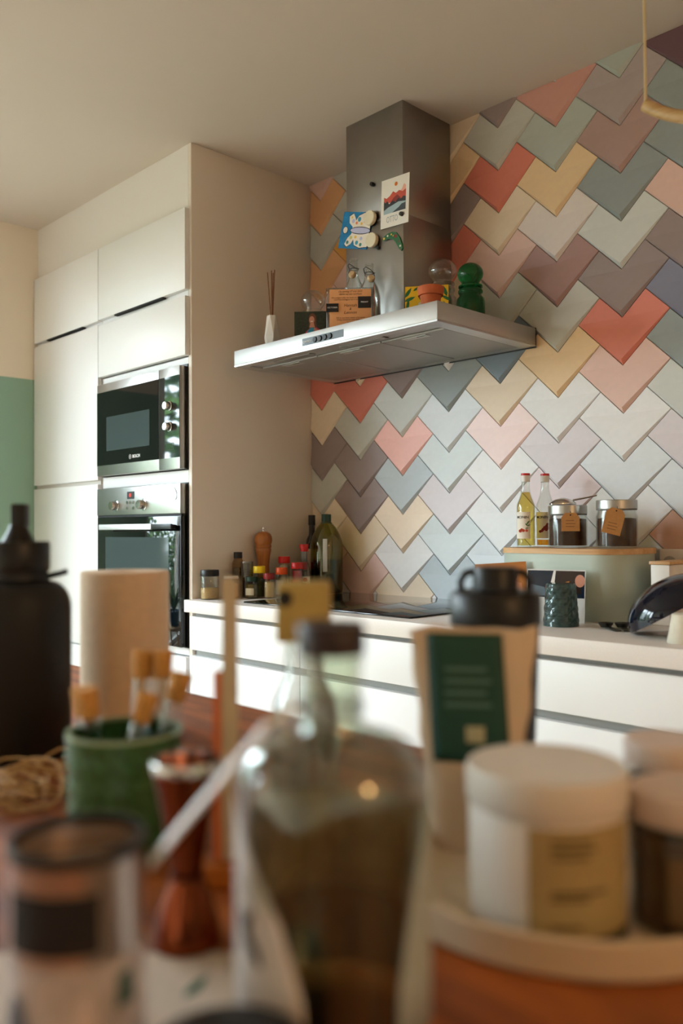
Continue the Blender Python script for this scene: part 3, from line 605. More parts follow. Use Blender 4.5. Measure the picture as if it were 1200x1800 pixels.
# pepper mill
pm = thing('pepper_mill', 'turned wooden pepper mill with round head', 'pepper mill', (0.047, -0.292, ZW))
M_mill = wood('mill_wood', (148, 82, 28), (192, 120, 52), 0.35, scale=(12, 12, 1.5), coat=0.3)
MB().lathe([(0, 0), (0.030, 0), (0.031, 0.008), (0.027, 0.018), (0.0235, 0.040), (0.0215, 0.075), (0.0215, 0.110), (0.0245, 0.140), (0.0285, 0.160), (0.0295, 0.168), (0.0270, 0.172), (0, 0.172)], 36).build('mill_body', M_mill, pm)
MB().lathe([(0, 0.1725), (0.0280, 0.1725), (0.0300, 0.176), (0.0300, 0.182), (0.0282, 0.185), (0.0315, 0.192), (0.0330, 0.202), (0.0315, 0.214), (0.0260, 0.225), (0.0150, 0.232), (0, 0.234)], 36).build('head', M_mill, pm)
MB().lathe([(0, 0.234), (0.0035, 0.234), (0.0035, 0.240), (0.0055, 0.242), (0.0055, 0.249), (0.003, 0.251), (0, 0.251)], 16).build('top_nut', M_chrome, pm)
jar('spice_jar', 'jar with bright yellow square lid between pepper mill and grinder', 'jar', 0.118, -0.368, 0.0200, 0.100, 0.024, M_yel, 0.07, mat('herbs', (78, 84, 40), 0.9, var=0.4, scale=200), square=True, lid_r=0.021)
jar('spice_jar', 'small square jar with dark green lid of dried herbs in front', 'jar', 0.130, -0.412, 0.0235, 0.068, 0.016, M_dg, 0.050, mat('herbs2', (112, 98, 50), 0.9, var=0.4, scale=240), square=True, lid_r=0.020, label=[(mat('label_cream', (214, 204, 176), 0.7), 0.012, 0.036, -0.5, 0.9)])
jar('spice_jar', 'small jar with dark red lid and cream powder', 'jar', 0.170, -0.366, 0.0195, 0.078, 0.020, M_dred, 0.058, mat('cream_powder', (212, 178, 118), 0.9), lid_r=0.0195)
jar('spice_jar', 'spice jar with bright orange lid', 'jar', 0.168, -0.308, 0.0200, 0.094, 0.024, M_or, 0.03, mat('paprika', (170, 70, 30), 0.9), lid_r=0.0205, label=[(mat('label_grey', (196, 196, 192), 0.7), 0.01, 0.06, -0.9, 0.9)])
jar('spice_jar', 'pale jar with ridged red lid beside the pepper mill', 'jar', 0.100, -0.237, 0.0205, 0.130, 0.024, M_red, 0.110, mat('salt', (226, 214, 196), 0.9), lid_r=0.0215)
jar('spice_jar', 'jar with red lid and magenta contents', 'jar', 0.196, -0.258, 0.0200, 0.112, 0.022, M_red, 0.095, mat('magenta_fill', (176, 40, 58), 0.7), lid_r=0.021, label=[(mat('label_pinkred', (206, 84, 76), 0.7), 0.02, 0.06, -0.9, 0.9)])
sb = thing('sauce_bottle', 'clear sauce bottle with flared red cap and round logo label', 'bottle', (0.178, -0.208, ZW), 0.75, 'spice jars by the tall cabinet')
MB().lathe(wall_prof([(0.024, 0), (0.0255, 0.004), (0.0255, 0.075), (0.021, 0.100), (0.0135, 0.125), (0.011, 0.150), (0.011, 0.164)], 0.0018, 0.004), 28).build('body', M_glass, sb)
MB().lathe([(0, 0.0045), (0.0235, 0.0045), (0.0235, 0.052), (0, 0.052)], 24).build('contents', mat('soy', (30, 18, 18), 0.2), sb)
MB().lathe([(0, 0.1645), (0.0113, 0.1645), (0.0113, 0.160), (0.0135, 0.160), (0.0168, 0.183), (0.0155, 0.186), (0, 0.186)], 28).build('cap', M_red, sb)
lbp = arcshell(0.0258, -1.0, 1.0, 0.022, 0.070).build('paper_label', mat('label_white', (230, 222, 206), 0.7), sb)
b = MB(); b.prism(ell(0.006, 0.058, 0.008, 0.008), -0.0268, -0.0264, 0, axis='y'); b.prism(ell(-0.008, 0.060, 0.005, 0.006), -0.0268, -0.0262, 0, axis='y'); b.prism([(-0.009, 0.030), (0.008, 0.030), (0.008, 0.046), (-0.009, 0.046)], -0.0270, -0.0262, 1, axis='y')
b.build('label_print', [M_red, mat('logo_green', (52, 128, 84), 0.6)], lbp, weld=False)
jar('spice_jar', 'dark jar with wide red lid next to the oil jug', 'jar', 0.190, -0.138+0.0, 0.0250, 0.106, 0.026, M_red, 0.088, mat('dark_spice', (60, 34, 28), 0.8), lid_r=0.0262) if False else jar('spice_jar', 'dark jar with wide red lid next to the oil jug', 'jar', 0.120, -0.172, 0.0250, 0.106, 0.026, M_red, 0.088, mat('dark_spice', (60, 34, 28), 0.8), lid_r=0.0262)
# dark bottle + oil jug
M_dkglass = mat('dark_bottle_glass', (20, 16, 12), 0.06, spec=0.6)
db = thing('dark_oil_bottle', 'slim dark glass bottle with pale label in the corner', 'bottle', (0.052, -0.055, ZW), 0.75)
MB().lathe([(0, 0), (0.0225, 0), (0.0235, 0.004), (0.0235, 0.185), (0.021, 0.200), (0.0125, 0.218), (0.0115, 0.262), (0, 0.262)], 28).build('body', M_dkglass, db)
MB().lathe([(0, 0.2625), (0.0128, 0.2625), (0.0128, 0.256), (0.0135, 0.256), (0.0135, 0.294), (0.0125, 0.295), (0, 0.295)], 24).build('cap', M_black, db)
arcshell(0.0238, -0.9, 0.9, 0.055, 0.165).build('paper_label', mat('label_pink', (206, 178, 158), 0.7), db)
oj = thing('olive_oil_jug', 'big green plastic olive oil jug with handle recess and green cap', 'bottle', (0.187, -0.105, ZW), 0.75)
outer = [(0.050, 0), (0.058, 0.006), (0.060, 0.020), (0.060, 0.178), (0.058, 0.196), (0.050, 0.220), (0.036, 0.246), (0.022, 0.262), (0.0165, 0.268), (0.0165, 0.276)]
MB().lathe(wall_prof(outer, 0.0012, 0.002), 40).build('body', thin_glass('green_plastic', (222, 222, 166), 0.08, 0.06, 0.5), oj)
MB().lathe([(0, 0.003)]+[(r-0.002, max(z, 0.003)) for r, z in outer[:3]]+[(0.058, 0.128), (0, 0.128)], 36).build('contents', mat('dark_oil', (20, 28, 16), 0.1, spec=0.5), oj)
MB().lathe([(0.0167, 0.262), (0.0205, 0.262), (0.0205, 0.266), (0.0167, 0.266), (0.0167, 0.262)], 24).build('neck_ring', M_dg, oj)
MB().lathe([(0, 0.2765), (0.0168, 0.2765), (0.0168, 0.268), (0.0180, 0.268), (0.0180, 0.294), (0.017, 0.296), (0, 0.296)], 28).build('cap', M_dg, oj)
MB().rbox(-0.009, 0.007, -0.0632, -0.0608, 0.085, 0.205, 0.001).build('measuring_strip', mat('strip_pale', (206, 206, 196), 0.6), oj)

# ------------------------------------------------------------------ bread bin and what stands on it
bb = thing('bread_bin', 'sage green metal bread bin with rounded corners and wooden lid', 'bread bin', (1.262, -0.165, ZW))
def rrect(hx, hy, r, n=10):
    o = []
    for (sx, sy, a0) in ((1, 1, 0), (-1, 1, PI/2), (-1, -1, PI), (1, -1, 1.5*PI)):
        for i in range(n+1):
            a = a0+PI/2*i/n; o.append((sx*(hx-r)+r*math.cos(a), sy*(hy-r)+r*math.sin(a)))
    return o
BH = 0.172
MB().prism(rrect(0.193, 0.128, 0.085), 0, BH, smooth=True).build('bin_body', mat('sage_metal', (182, 193, 180), 0.38, coat=0.2), bb)
MB().prism(rrect(0.196, 0.131, 0.087), BH+0.0003, BH+0.0145, smooth=True).build('lid', M_beech, bb)
ZB = ZW+BH+0.015
def syrup(x, y, lb, tone, full_h, empty, a):
    s_ = thing('syrup_bottle', lb, 'bottle', (x, y, ZB), a, 'syrup bottles on the bread bin')
    outer = [(0.0255, 0), (0.0265, 0.004), (0.0265, 0.092), (0.0268, 0.112), (0.0258, 0.122), (0.0205, 0.136), (0.0150, 0.152), (0.0125, 0.168), (0.0115, 0.198), (0.0120, 0.200)]
    MB().lathe(wall_prof(outer, 0.0018, 0.004), 32).build('body', M_glass, s_)
    pr = [(0, 0.0045)]+[(r-0.0022, max(z, 0.0045)) for r, z in outer if z < full_h]
    rl = pr[-1][0] if full_h < 0.12 else 0.0118
    MB().lathe(pr+[(rl, full_h), (0, full_h)], 28).build('syrup', thin_glass('syrup_'+tone, dict(pale=(242, 222, 158), amber=(238, 186, 84))[tone], 0.02, 0.03, 0.3), s_)
    MB().lathe([(0, 0.2003), (0.0122, 0.2003), (0.0122, 0.188), (0.0130, 0.188), (0.0132, 0.206), (0, 0.206)], 24).build('cap', mat('cap_white', (226, 220, 214), 0.4), s_)
    MB().lathe([(0, 0.2062), (0.0132, 0.2062), (0.0128, 0.2125), (0, 0.213)], 24).build('cap_top', M_red, s_)
    lb_ = arcshell(0.0268, -1.15, 0.55, 0.024, 0.100).build('paper_label', mat('label_cream2', (236, 226, 210), 0.7), s_)
    lettering('MONIN', 0.0112, M_blackprint, lb_, (0, -0.0276, 0.085), FRONT, bold=0.0001, curve_r=0.0275, dx=-0.0085)
    b = MB()
    if tone == 'pale':
        for (u, z, L, an) in ((0.006, 0.068, .006, 1.2), (0.010, 0.062, .006, 0.4), (0.003, 0.064, .005, 2.2), (0.010, 0.072, .005, 1.0), (0.005, 0.054, .005, 0.2)): b.prism(leaf(u, z, L, an), -0.0278, -0.0268, 0, axis='y')
        for (u, z, r) in ((-0.014, 0.046, .0045), (-0.005, 0.047, .0042), (0.004, 0.047, .004), (-0.010, 0.050, .0035)): b.prism(ell(u, z, r, r, 12), -0.0279, -0.0260, 1, axis='y')
    else:
        for (u, z, r) in ((0.006, 0.060, .005), (0.000, 0.055, .005), (0.010, 0.054, .0045), (0.004, 0.050, .005), (-0.005, 0.050, .0045), (-0.013, 0.044, .004), (-0.008, 0.046, .004), (0.008, 0.065, .004)): b.prism(ell(u, z, r, r, 12), -0.0279, -0.0260, 1, axis='y')
    b.build('label_print', [mat('leaf_print', (58, 104, 54), .6), mat('berry_print', (150, 44, 40), .6) if tone == 'amber' else mat('nut_print', (196, 84, 60), .6)], lb_, weld=False)
syrup(1.100, -0.170, 'syrup bottle with red cap filled with pale yellow syrup', 'pale', 0.158, False, 0.50)
syrup(1.128, -0.112, 'nearly empty syrup bottle with red cap and amber rest', 'amber', 0.020, True, 0.50)
def coffee_jar(x, y, lb, top, tilt, tagpos, fill, tl):
    j = thing('coffee_jar', lb, 'jar', (x, y, ZB), 0.72, 'coffee jars on the bread bin')
    outer = [(0.050, 0), (0.0535, 0.005), (0.0535, 0.084), (0.0505, 0.092), (0.0500, top-0.004)]
    MB().lathe(wall_prof(outer, 0.003, 0.005), 40).build('body', M_glass, j)
    MB().lathe([(0, 0.0055), (0.0500, 0.0055), (0.0500, fill-0.002), (0.035, fill), (0, fill+0.001)], 36).build('coffee', mat('ground_coffee', (62, 34, 22), 0.95, var=0.35, scale=500, bump=0.4), j)
    MB().lathe([(0, top+0.0115), (0.0515, top+0.0115), (0.0515, top-0.010), (0.0530, top-0.010), (0.0530, top+0.012), (0.0515, top+0.0135), (0, top+0.0135)], 44).build('lid', M_steel, j)
    MB().lathe([(0.0502, top-0.0135), (0.0522, top-0.0135), (0.0522, top-0.0105), (0.0502, top-0.0105), (0.0502, top-0.0135)], 40).build('rubber_ring', mat('grey_rubber', (120, 116, 112), 0.7), j)
    tg = bpy.data.objects.new('paper_tag', None)
    tg = MB().prism([(-0.0245, 0), (0.0245, 0), (0.0245, tl-0.012), (0.014, tl), (-0.014, tl), (-0.0245, tl-0.012)], -0.0008, 0, axis='y').build('paper_tag', M_kraft, j, (tagpos, -0.0562, top-0.008-tl), (0, tilt, 0))
    MB().lathe([(0, 0), (0.0022, 0), (0.0022, 0.0003), (0, 0.0003)], 12).build('tag_hole', M_black, tg, (0, -0.0009, tl-0.006), (PI/2, 0, 0))
    MB().tube([(0, -0.0006, tl-0.006), (0.001, 0.002, tl+0.002), (0, 0.0042, tl+0.006)], 0.0006, 6).build('tag_string', M_black, tg)
    for i in range(3): MB().box(-0.013, 0.010+0.003*(i % 2), -0.0010, -0.0008, 0.012+i*0.008, 0.0135+i*0.008).build('pencil_line', mat('pencil', (120, 84, 56), 0.8), tg)
    return j
coffee_jar(1.233, -0.165, 'coffee jar with steel lid carrying a spoon and square kraft tag', 0.103, 0.0, -0.003, 0.080, 0.050)
coffee_jar(1.380, -0.165, 'coffee jar with raised steel lid and tilted kraft tag', 0.114, 0.26, -0.030, 0.080, 0.068)
# spoon on the left coffee jar
sp = thing('coffee_scoop', 'steel coffee scoop lying on the lid of the coffee jar', 'spoon', (1.232, -0.168, ZB+0.1172), 0.80)
b = MB(); vv = []; ff = []; nu, nv_ = 14, 8
for i in range(nu+1):
    u = i/nu; x = -0.046+0.072*u; wd = 0.0200*math.sin(PI*min(1, 0.10+u*0.88))**0.6
    for k in range(nv_+1):
        v = -1+2*k/nv_; vv.append((x, wd*v, 0.0018+0.0185*(1-v*v)*math.sin(PI*(0.06+0.88*u))**0.7))
for i in range(nu):
    for k in range(nv_): a = i*(nv_+1)+k; ff.append((a, a+1, a+nv_+2, a+nv_+1))
b.add(vv, ff, 0, True)
o = b.build('scoop_bowl', M_chrome, sp); sol = o.modifiers.new('thickness', 'SOLIDIFY'); sol.thickness = 0.001
MB().tube([(0.018, 0, 0.014), (0.034, 0, 0.017), (0.056, 0, 0.021), (0.084, 0, 0.027)], [0.003, 0.0028, 0.0026, 0.0022], 8).build('scoop_handle', M_chrome, sp)

# cards in front of the bin, tumbler
cd = thing('brown_art_card', 'orange brown picture card leaning against the bread bin', 'card', (1.142, -0.352, ZW), 0.42, rot=(-0.14, -0.07, 0.42))
MB().box(-0.068, 0.072, -0.001, 0, 0, 0.148).build('sheet', mat('card_brown', (188, 120, 58), 0.5, var=0.15, scale=20), cd)
flat_card(cd, [(0, ell(0.036, 0.112, 0.014, 0.016)), (1, ell(0.040, 0.110, 0.007, 0.010)), (0, [(0.030, 0.100), (0.058, 0.090), (0.060, 0.04), (0.030, 0.05)])], [mat('card_skin', (208, 140, 104), .5), mat('card_dk', (110, 54, 36), .5)], -0.0011)
cd = thing('glossy_photo', 'glossy dark landscape photograph leaning on the bread bin behind the tumbler', 'photo', (1.300, -0.345, ZW), 0.20, rot=(-0.10, 0, 0.20))
MB().box(-0.078, 0.078, -0.001, 0, 0.0, 0.134).build('sheet', mat('photo_paper', (226, 224, 220), 0.25), cd)
flat_card(cd, [(5, [(-0.076, 0.062), (0.076, 0.062), (0.076, 0.131), (-0.076, 0.131)]), (0, [(-0.020, 0.070), (-0.006, 0.131), (0.000, 0.131), (-0.006, 0.070)]), (1, [(-0.004, 0.072), (0.002, 0.131), (0.074, 0.131), (0.066, 0.072)]), (2, [(0.010, 0.094), (0.036, 0.102), (0.036, 0.105), (0.012, 0.098)]), (3, ell(0.064, 0.106, 0.013, 0.016)), (4, [(-0.076, 0.066), (-0.070, 0.096), (-0.030, 0.088), (-0.022, 0.066)])],
          [mat('ph_white', (240, 236, 230), .4), mat('ph_brown', (50, 36, 30), .2), mat('ph_glow', (214, 128, 30), .3), mat('ph_skin', (206, 142, 116), .4), mat('ph_bluegrey', (92, 110, 124), .2), mat('ph_navy', (30, 40, 56), .15)], -0.0011)
tu = thing('glass_tumbler', 'grey green cut glass tumbler turned upside down on the worktop', 'glass', (1.358, -0.410, ZW))
b = MB(); n = 80; vv = []; ff = []; zs = [0, 0.004]+[0.0075+0.0030*i for i in range(30)]+[0.098, 0.102, 0.105]
for j, z in enumerate(zs):
    r = 0.0435-0.0075*(z/0.105)
    for i in range(n):
        a = 2*PI*i/n
        k = 0.0
        if 0.010 < z < 0.096: k = 0.0018*abs(math.sin(a*5+z*110))*abs(math.sin(a*5-z*110))-0.0006
        rr = r+k - (0.003 if j == len(zs)-1 else 0)
        vv.append((rr*math.cos(a), rr*math.sin(a), z))
for j in range(len(zs)-1):
    for i in range(n): i2 = (i+1) % n; ff.append((j*n+i, j*n+i2, (j+1)*n+i2, (j+1)*n+i))
ff.append([(len(zs)-1)*n+i for i in range(n)])
b.add(vv, ff, 0, False); b.add([(0.95*x, 0.95*y, min(z, 0.092)) for x, y, z in vv], [f[::-1] for f in ff], 0, False)
b.build('tumbler_body', mat('smoke_glass', (92, 122, 122), 0.06, trans=0.7, ior=1.4, spec=0.8), tu)

# ladle-like bowl leaning on a cup, cutlery, storage box, socket
bw = thing('dark_bowl', 'glossy dark blue bowl leaning upside down on a cream cup', 'bowl', (1.642, -0.400, ZW+0.0570), 0, rot=(0, 0, 0))
pr = []
for i in range(13):
    a = PI/2*i/12; pr.append((0.110*math.sin(a) if i else 0, 0.072*math.cos(a)))
prof = pr+[(0.107, 0.0)]+[(max(r-0.004, 0) if i else 0, z-0.004) for i, (r, z) in list(enumerate(pr))[:-1][::-1]]
MB().lathe(prof, 48).build('bowl_shell', mat('navy_glaze', (14, 18, 32), 0.07, spec=0.5, coat=0.1), bw, (0, 0, 0), (0.18, -0.50, 0.0))
cu = thing('cream_cup', 'small cream stoneware cup standing upside down under the dark bowl', 'cup', (1.715, -0.515, ZW))
MB().lathe([(0, 0.062), (0.022, 0.062), (0.026, 0.060), (0.036, 0.002), (0.035, 0), (0.032, 0), (0.031, 0.002), (0.022, 0.056), (0, 0.056)], 36).build('cup_body', mat('cream_stoneware', (216, 206, 186), 0.6, var=0.04, scale=80), cu)
M_gun = mat('gunmetal', (84, 84, 78), 0.3, 0.9)
for (x, y, a, lb) in ((1.478, -0.395, 0.85, 'dark metal measuring spoon, outer one beside the dark bowl'), (1.505, -0.375, 0.65, 'dark metal measuring spoon, one touching the dark bowl')):
    q = thing('measuring_spoon', lb, 'spoon', (x, y, ZW), a, 'dark measuring spoons')
    MB().rbox(-0.009, 0.009, -0.055, 0.004, 0.001, 0.004, 0.0012).build('spoon_handle', M_gun, q)
    b = MB(); b.lathe([(0, 0.0005), (0.012, 0.002), (0.017, 0.010), (0.0185, 0.013), (0.0165, 0.012), (0.011, 0.004), (0, 0.003)], 24); b.build('spoon_bowl', M_gun, q, (0, 0.020, 0))
bx = thing('storage_box', 'narrow white storage box with wooden lid right of the bread bin', 'box', (1.512, -0.247, ZW))
MB().rbox(0, 0.048, 0, 0.20, 0, 0.149, 0.002).build('box_body', mat('box_white', (232, 226, 218), 0.5), bx)
MB().rbox(-0.003, 0.051, -0.003, 0.203, 0.1493, 0.1575, 0.0015).build('lid', M_beech, bx)
so = thing('socket_strip', 'white double power socket on the tiles behind the storage box', 'socket', (1.485, -0.0145, 1.045))
MB().rbox(-0.05, 0.06, -0.022, 0.0, 0, 0.078, 0.004).build('plate', mat('socket_white', (224, 214, 204), 0.45), so)
for x in (-0.02, 0.03): MB().lathe([(0.0, 0), (0.017, 0), (0.019, 0.002), (0, 0.002)], 24).build('outlet', mat('outlet_grey', (170, 164, 156), 0.5), so, (x, -0.0222, 0.04), (PI/2, 0, 0))

# hanging wooden bow lamp in the upper corner
hl = thing('hanging_bow', 'bent wooden bow hung from the ceiling on pale cords', 'pendant', (1.703, -0.638, 2.035))
def arc(n): 
    R_ = 0.30; o = []
    for i in range(n+1):
        a = -0.74+1.48*i/n; o.append((R_*math.sin(a)+R_*math.sin(0.74), 0, -R_*math.cos(a)+R_*math.cos(0.74)))
    return o
MB().tube(arc(24), 0.0125, 14).build('bow', wood('pale_bentwood', (176, 140, 90), (206, 172, 120), 0.45, scale=(3, 20, 20)), hl)
for x in (0, arc(24)[-1][0]):
    MB().tube([(x, 0, 0.006), (x, 0, 0.26)], 0.0032, 8).build('cord', mat('cord_cream', (206, 186, 146), 0.7), hl)
    MB().tube([(x, 0, 0.26), (x, 0, H-2.0355)], 0.0075, 10).build('cord_sleeve', mat('sleeve_grey', (150, 150, 152), 0.5), hl)

# pendant lamp behind the viewer (its warm bulb is mirrored in the glossy things)
pl = thing('pendant_lamp', 'warm glowing globe lamp hanging behind the viewer, mirrored in the glassware', 'lamp', (3.85, -1.9, 1.78))
MB().lathe([(0, -0.07)]+[(0.07*math.cos(a), 0.07*math.sin(a)) for a in [(-PI/2+PI*i/12) for i in range(1, 12)]]+[(0, 0.07)], 24).build('bulb', mat('warm_bulb', (255, 196, 130), 0.5, emit=80), pl)
MB().tube([(0, 0, 0.0705), (0, 0, 0.12)], 0.018, 12).build('lamp_holder', M_black, pl)
MB().tube([(0, 0, 0.12), (0, 0, H-1.7805)], 0.003, 8).build('cord', M_black, pl)

# plant by the window (mirrored in the oven door)
ps = thing('plant_stand', 'small wooden stool by the window, mirrored in the oven', 'stool', (-0.93, -1.62, 0))
MB().lathe([(0, 0.45), (0.15, 0.45), (0.155, 0.462), (0.15, 0.475), (0, 0.475)], 32).build('seat', M_beech, ps)
for i in range(3): MB().tube([(0.09*math.cos(i*2.094), 0.09*math.sin(i*2.094), 0.4495), (0.13*math.cos(i*2.094), 0.13*math.sin(i*2.094), 0.0)], 0.012, 10).build('leg', M_beech, ps)
pp = thing('potted_plant', 'leafy plant in a blue pot by the window, mirrored in the oven', 'plant', (-0.93, -1.62, 0.4755))
MB().lathe([(0, 0), (0.07, 0), (0.09, 0.15), (0.082, 0.15), (0.078, 0.13), (0, 0.13)], 32).build('pot', mat('blue_pot', (40, 92, 128), 0.3), pp)
for i in range(14):
    a = i*2.4; L = random.uniform(0.25, 0.45); cr = random.uniform(0.1, 0.24); b = MB(); vv = []; ff = []
    for k in range(7):
        u = k/6; x = cr*u; z = 0.13+L*(u-0.35*u*u); wd = 0.024*math.sin(PI*min(0.97, 0.08+u*0.92))
        vv += [(x, -wd, z), (x, 0, z-0.004), (x, wd, z)]
    for k in range(6): ff += [(k*3, k*3+1, k*3+4, k*3+3), (k*3+1, k*3+2, k*3+5, k*3+4)]
    b.add(vv, ff, 0, True); b.build('leaf', mat('leaf_b', (98, 132, 70), 0.6), pp, None, (0, 0, a))

# ------------------------------------------------------------------ island table and the blurred foreground
ZI = 0.900
tb = thing('island_table', 'warm brown wooden island table in front', 'table', (0, 0, 0))
MB().rbox(0.62, 3.1, -2.45, -1.419, 0.862, ZI, 0.003).build('tabletop', M_tablewood, tb)
for (x, y) in ((0.70, -1.50), (3.02, -1.50), (0.70, -2.37), (3.02, -2.37)): MB().rbox(x-0.035, x+0.035, y-0.035, y+0.035, 0, 0.8615, 0.002).build('leg', M_tablewood, tb)
ZI += 0.0004
# paper sheet
sh = thing('paper_sheet', 'printed white paper sheet lying on the table under the tin', 'paper', (2.045, -2.005, ZI), 0.80)
MB().box(-0.155, 0.075, -0.10, 0.075, 0, 0.0006).build('sheet', mat('sheet_cream', (216, 196, 178), 0.8), sh)
b = MB(); b.prism(leaf(0.030, 0.032, 0.014, 1.2), 0.0006, 0.0008, 0); b.build('leaf_print', mat('print_green', (24, 92, 74), .6), sh)
ZP = ZI+0.0010
# black steel drinking bottle
wb = thing('water_bottle', 'large matte black water bottle with loop cap', 'bottle', (1.428, -1.808, ZI), 0.8)
M_matte = mat('matte_black_steel', (17, 18, 20), 0.55)
pr = [(0, 0), (0.060, 0), (0.0645, 0.006), (0.0645, 0.185)]
for i in range(1, 9): a = PI/2*i/8; pr.append((0.0385+0.026*math.cos(a), 0.185+0.034*math.sin(a)))
MB().lathe(pr+[(0.036, 0.222), (0.036, 0.232), (0, 0.232)], 48).build('body', M_matte, wb)
MB().lathe([(0, 0.2325), (0.0375, 0.2325), (0.0385, 0.235), (0.0385, 0.266), (0.037, 0.270), (0, 0.270)], 48).build('cap', M_black, wb)
MB().lathe([(0.0365, 0.222), (0.0400, 0.222), (0.0400, 0.228), (0.0365, 0.228), (0.0365, 0.222)], 40).build('strap_ring', M_black, wb)
MB().tube([(0.038, 0, 0.226), (0.052, 0, 0.229), (0.062, 0, 0.232)], 0.0035, 8).build('strap_tab', M_black, wb)
MB().lathe([(0, 0.270), (0.020, 0.270), (0.013, 0.284), (0.010, 0.292), (0, 0.293)], 28).build('spout', M_black, wb)
MB().rbox(-0.007, 0.012, -0.010, 0.010, 0.288, 0.318, 0.003).build('mouthpiece', M_black, wb)
# paper towel roll
pt = thing('paper_towel_roll', 'upright roll of unbleached paper towel', 'paper roll', (1.398, -1.639, ZI))
MB().lathe([(0.020, 0), (0.060, 0), (0.0618, 0.002), (0.0618, 0.223), (0.060, 0.225), (0.021, 0.225), (0.020, 0.223), (0.020, 0)], 56).build('towel', mat('towel_paper', (226, 200, 170), 0.9, var=0.04, scale=80, bump=0.3), pt)
MB().lathe([(0.0185, 0.0005), (0.0198, 0.0005), (0.0198, 0.2235), (0.0185, 0.2235), (0.0185, 0.0005)], 40).build('cardboard_core', M_kraft, pt)
# green ribbed cup with corked tubes
gc = thing('green_cup', 'green ribbed glass cup holding corked glass tubes', 'cup', (1.809, -1.876, ZI))
b = MB(); n = 72; vv = []; ff = []; zs = [0.004*i for i in range(27)]
for j, z in enumerate(zs):
    r = 0.0475+0.0035*(z/0.104)
    for i in range(n):
        a = 2*PI*i/n; k = 0.0009*math.sin(a*18+z*150)*math.sin(a*18-z*150) if 2 < j < 25 else 0
        vv.append(((r+k)*math.cos(a), (r+k)*math.sin(a), z))
m_ = len(zs)
for j, z in enumerate(zs[::-1]):
    r = 0.0440+0.0035*(z/0.104)
    for i in range(n): a = 2*PI*i/n; vv.append((r*math.cos(a), r*math.sin(a), max(z, 0.004)))
for j in range(2*m_-1):
    for i in range(n): i2 = (i+1) % n; ff.append((j*n+i, j*n+i2, (j+1)*n+i2, (j+1)*n+i))
ff.append(list(range(n))[::-1]); ff.append([(2*m_-1)*n+i for i in range(n)])
b.add(vv, ff, 0, True); b.build('cup_body', mat('green_ribbed', (62, 104, 66), 0.2, var=0.25, scale=160, spec=0.6), gc)
MB().lathe([(0.0476, 0.1045), (0.0512, 0.1045), (0.0512, 0.1075), (0.0476, 0.1075), (0.0476, 0.1045)], 56).build('rim', mat('pale_green_rim', (150, 176, 140), 0.15), gc)
RGT = Vector((0.697, 0.717, 0)); AWY = Vector((-0.717, 0.697, 0))
def tubev(cxp, base, top, lb):
    """a corked tube: base and top are (right, away, up) offsets from the cup centre at table height"""
    f3 = lambda q: RGT*q[0]+AWY*q[1]+Vector((0, 0, q[2]))
    p0, p1 = f3(base), f3(top); d = (p1-p0).normalized(); q = d.to_track_quat('Z', 'Y'); L = (p1-p0).length
    v = thing('corked_tube', lb, 'glass tube', Vector((1.809, -1.876, ZI))+p0, 0, 'corked glass tubes in the green cup'); v.rotation_euler = q.to_euler()
    MB().lathe(wall_prof([(0.003, 0), (0.006, 0.002), (0.0078, 0.006), (0.0078, L-0.012)], 0.001), 20).build('tube', M_glass2, v)
    MB().lathe([(0, L-0.0118), (0.0078, L-0.0118), (0.0086, L-0.010), (0.0098, L+0.012), (0.0092, L+0.014), (0, L+0.014)], 20).build('cork', M_cork, v)
for (bs, tp, lb) in (((0.000, 0.026, 0.006), (0.008, 0.034, 0.158), 'corked tube standing upright at the back, left of its twin'),
                     ((0.024, 0.020, 0.006), (0.027, 0.032, 0.158), 'corked tube standing upright at the back, right of its twin'),
                     ((-0.010, -0.012, 0.006), (-0.026, -0.020, 0.133), 'corked tube leaning towards the black water bottle'),
                     ((-0.030, 0.012, 0.006), (-0.042, 0.016, 0.128), 'corked tube half hidden, nearest the black water bottle'),
                     ((-0.012, -0.030, 0.006), (0.020, -0.012, 0.127), 'corked tube leaning across the middle of the cup'),
                     ((0.012, -0.008, 0.006), (0.047, 0.004, 0.142), 'corked tube leaning furthest towards the wooden strip')):
    tubev(0, bs, tp, lb)
# raffia
b = MB(); rnd = random.Random(3)
for i in range(26):
    c = Vector((rnd.uniform(-0.045, 0.045), rnd.uniform(-0.05, 0.05), 0)); r = rnd.uniform(0.015, 0.05); a0 = rnd.uniform(0, 6.3); sw = rnd.uniform(2.5, 6); hh = rnd.uniform(0.002, 0.03)
    pts = [c+Vector((r*math.cos(a0+sw*k/14)*(1+0.25*math.sin(k)), r*math.sin(a0+sw*k/14), 0.0018+hh*math.sin(PI*k/14)**2)) for k in range(15)]
    b.tube(pts, 0.0014, 5)
o = b.build('raffia_nest', mat('raffia', (206, 168, 116), 0.7), None, (1.585, -1.868, ZI), weld=False)
tag(o, 'loose nest of pale raffia strands on the table', 'raffia', kind='stuff')
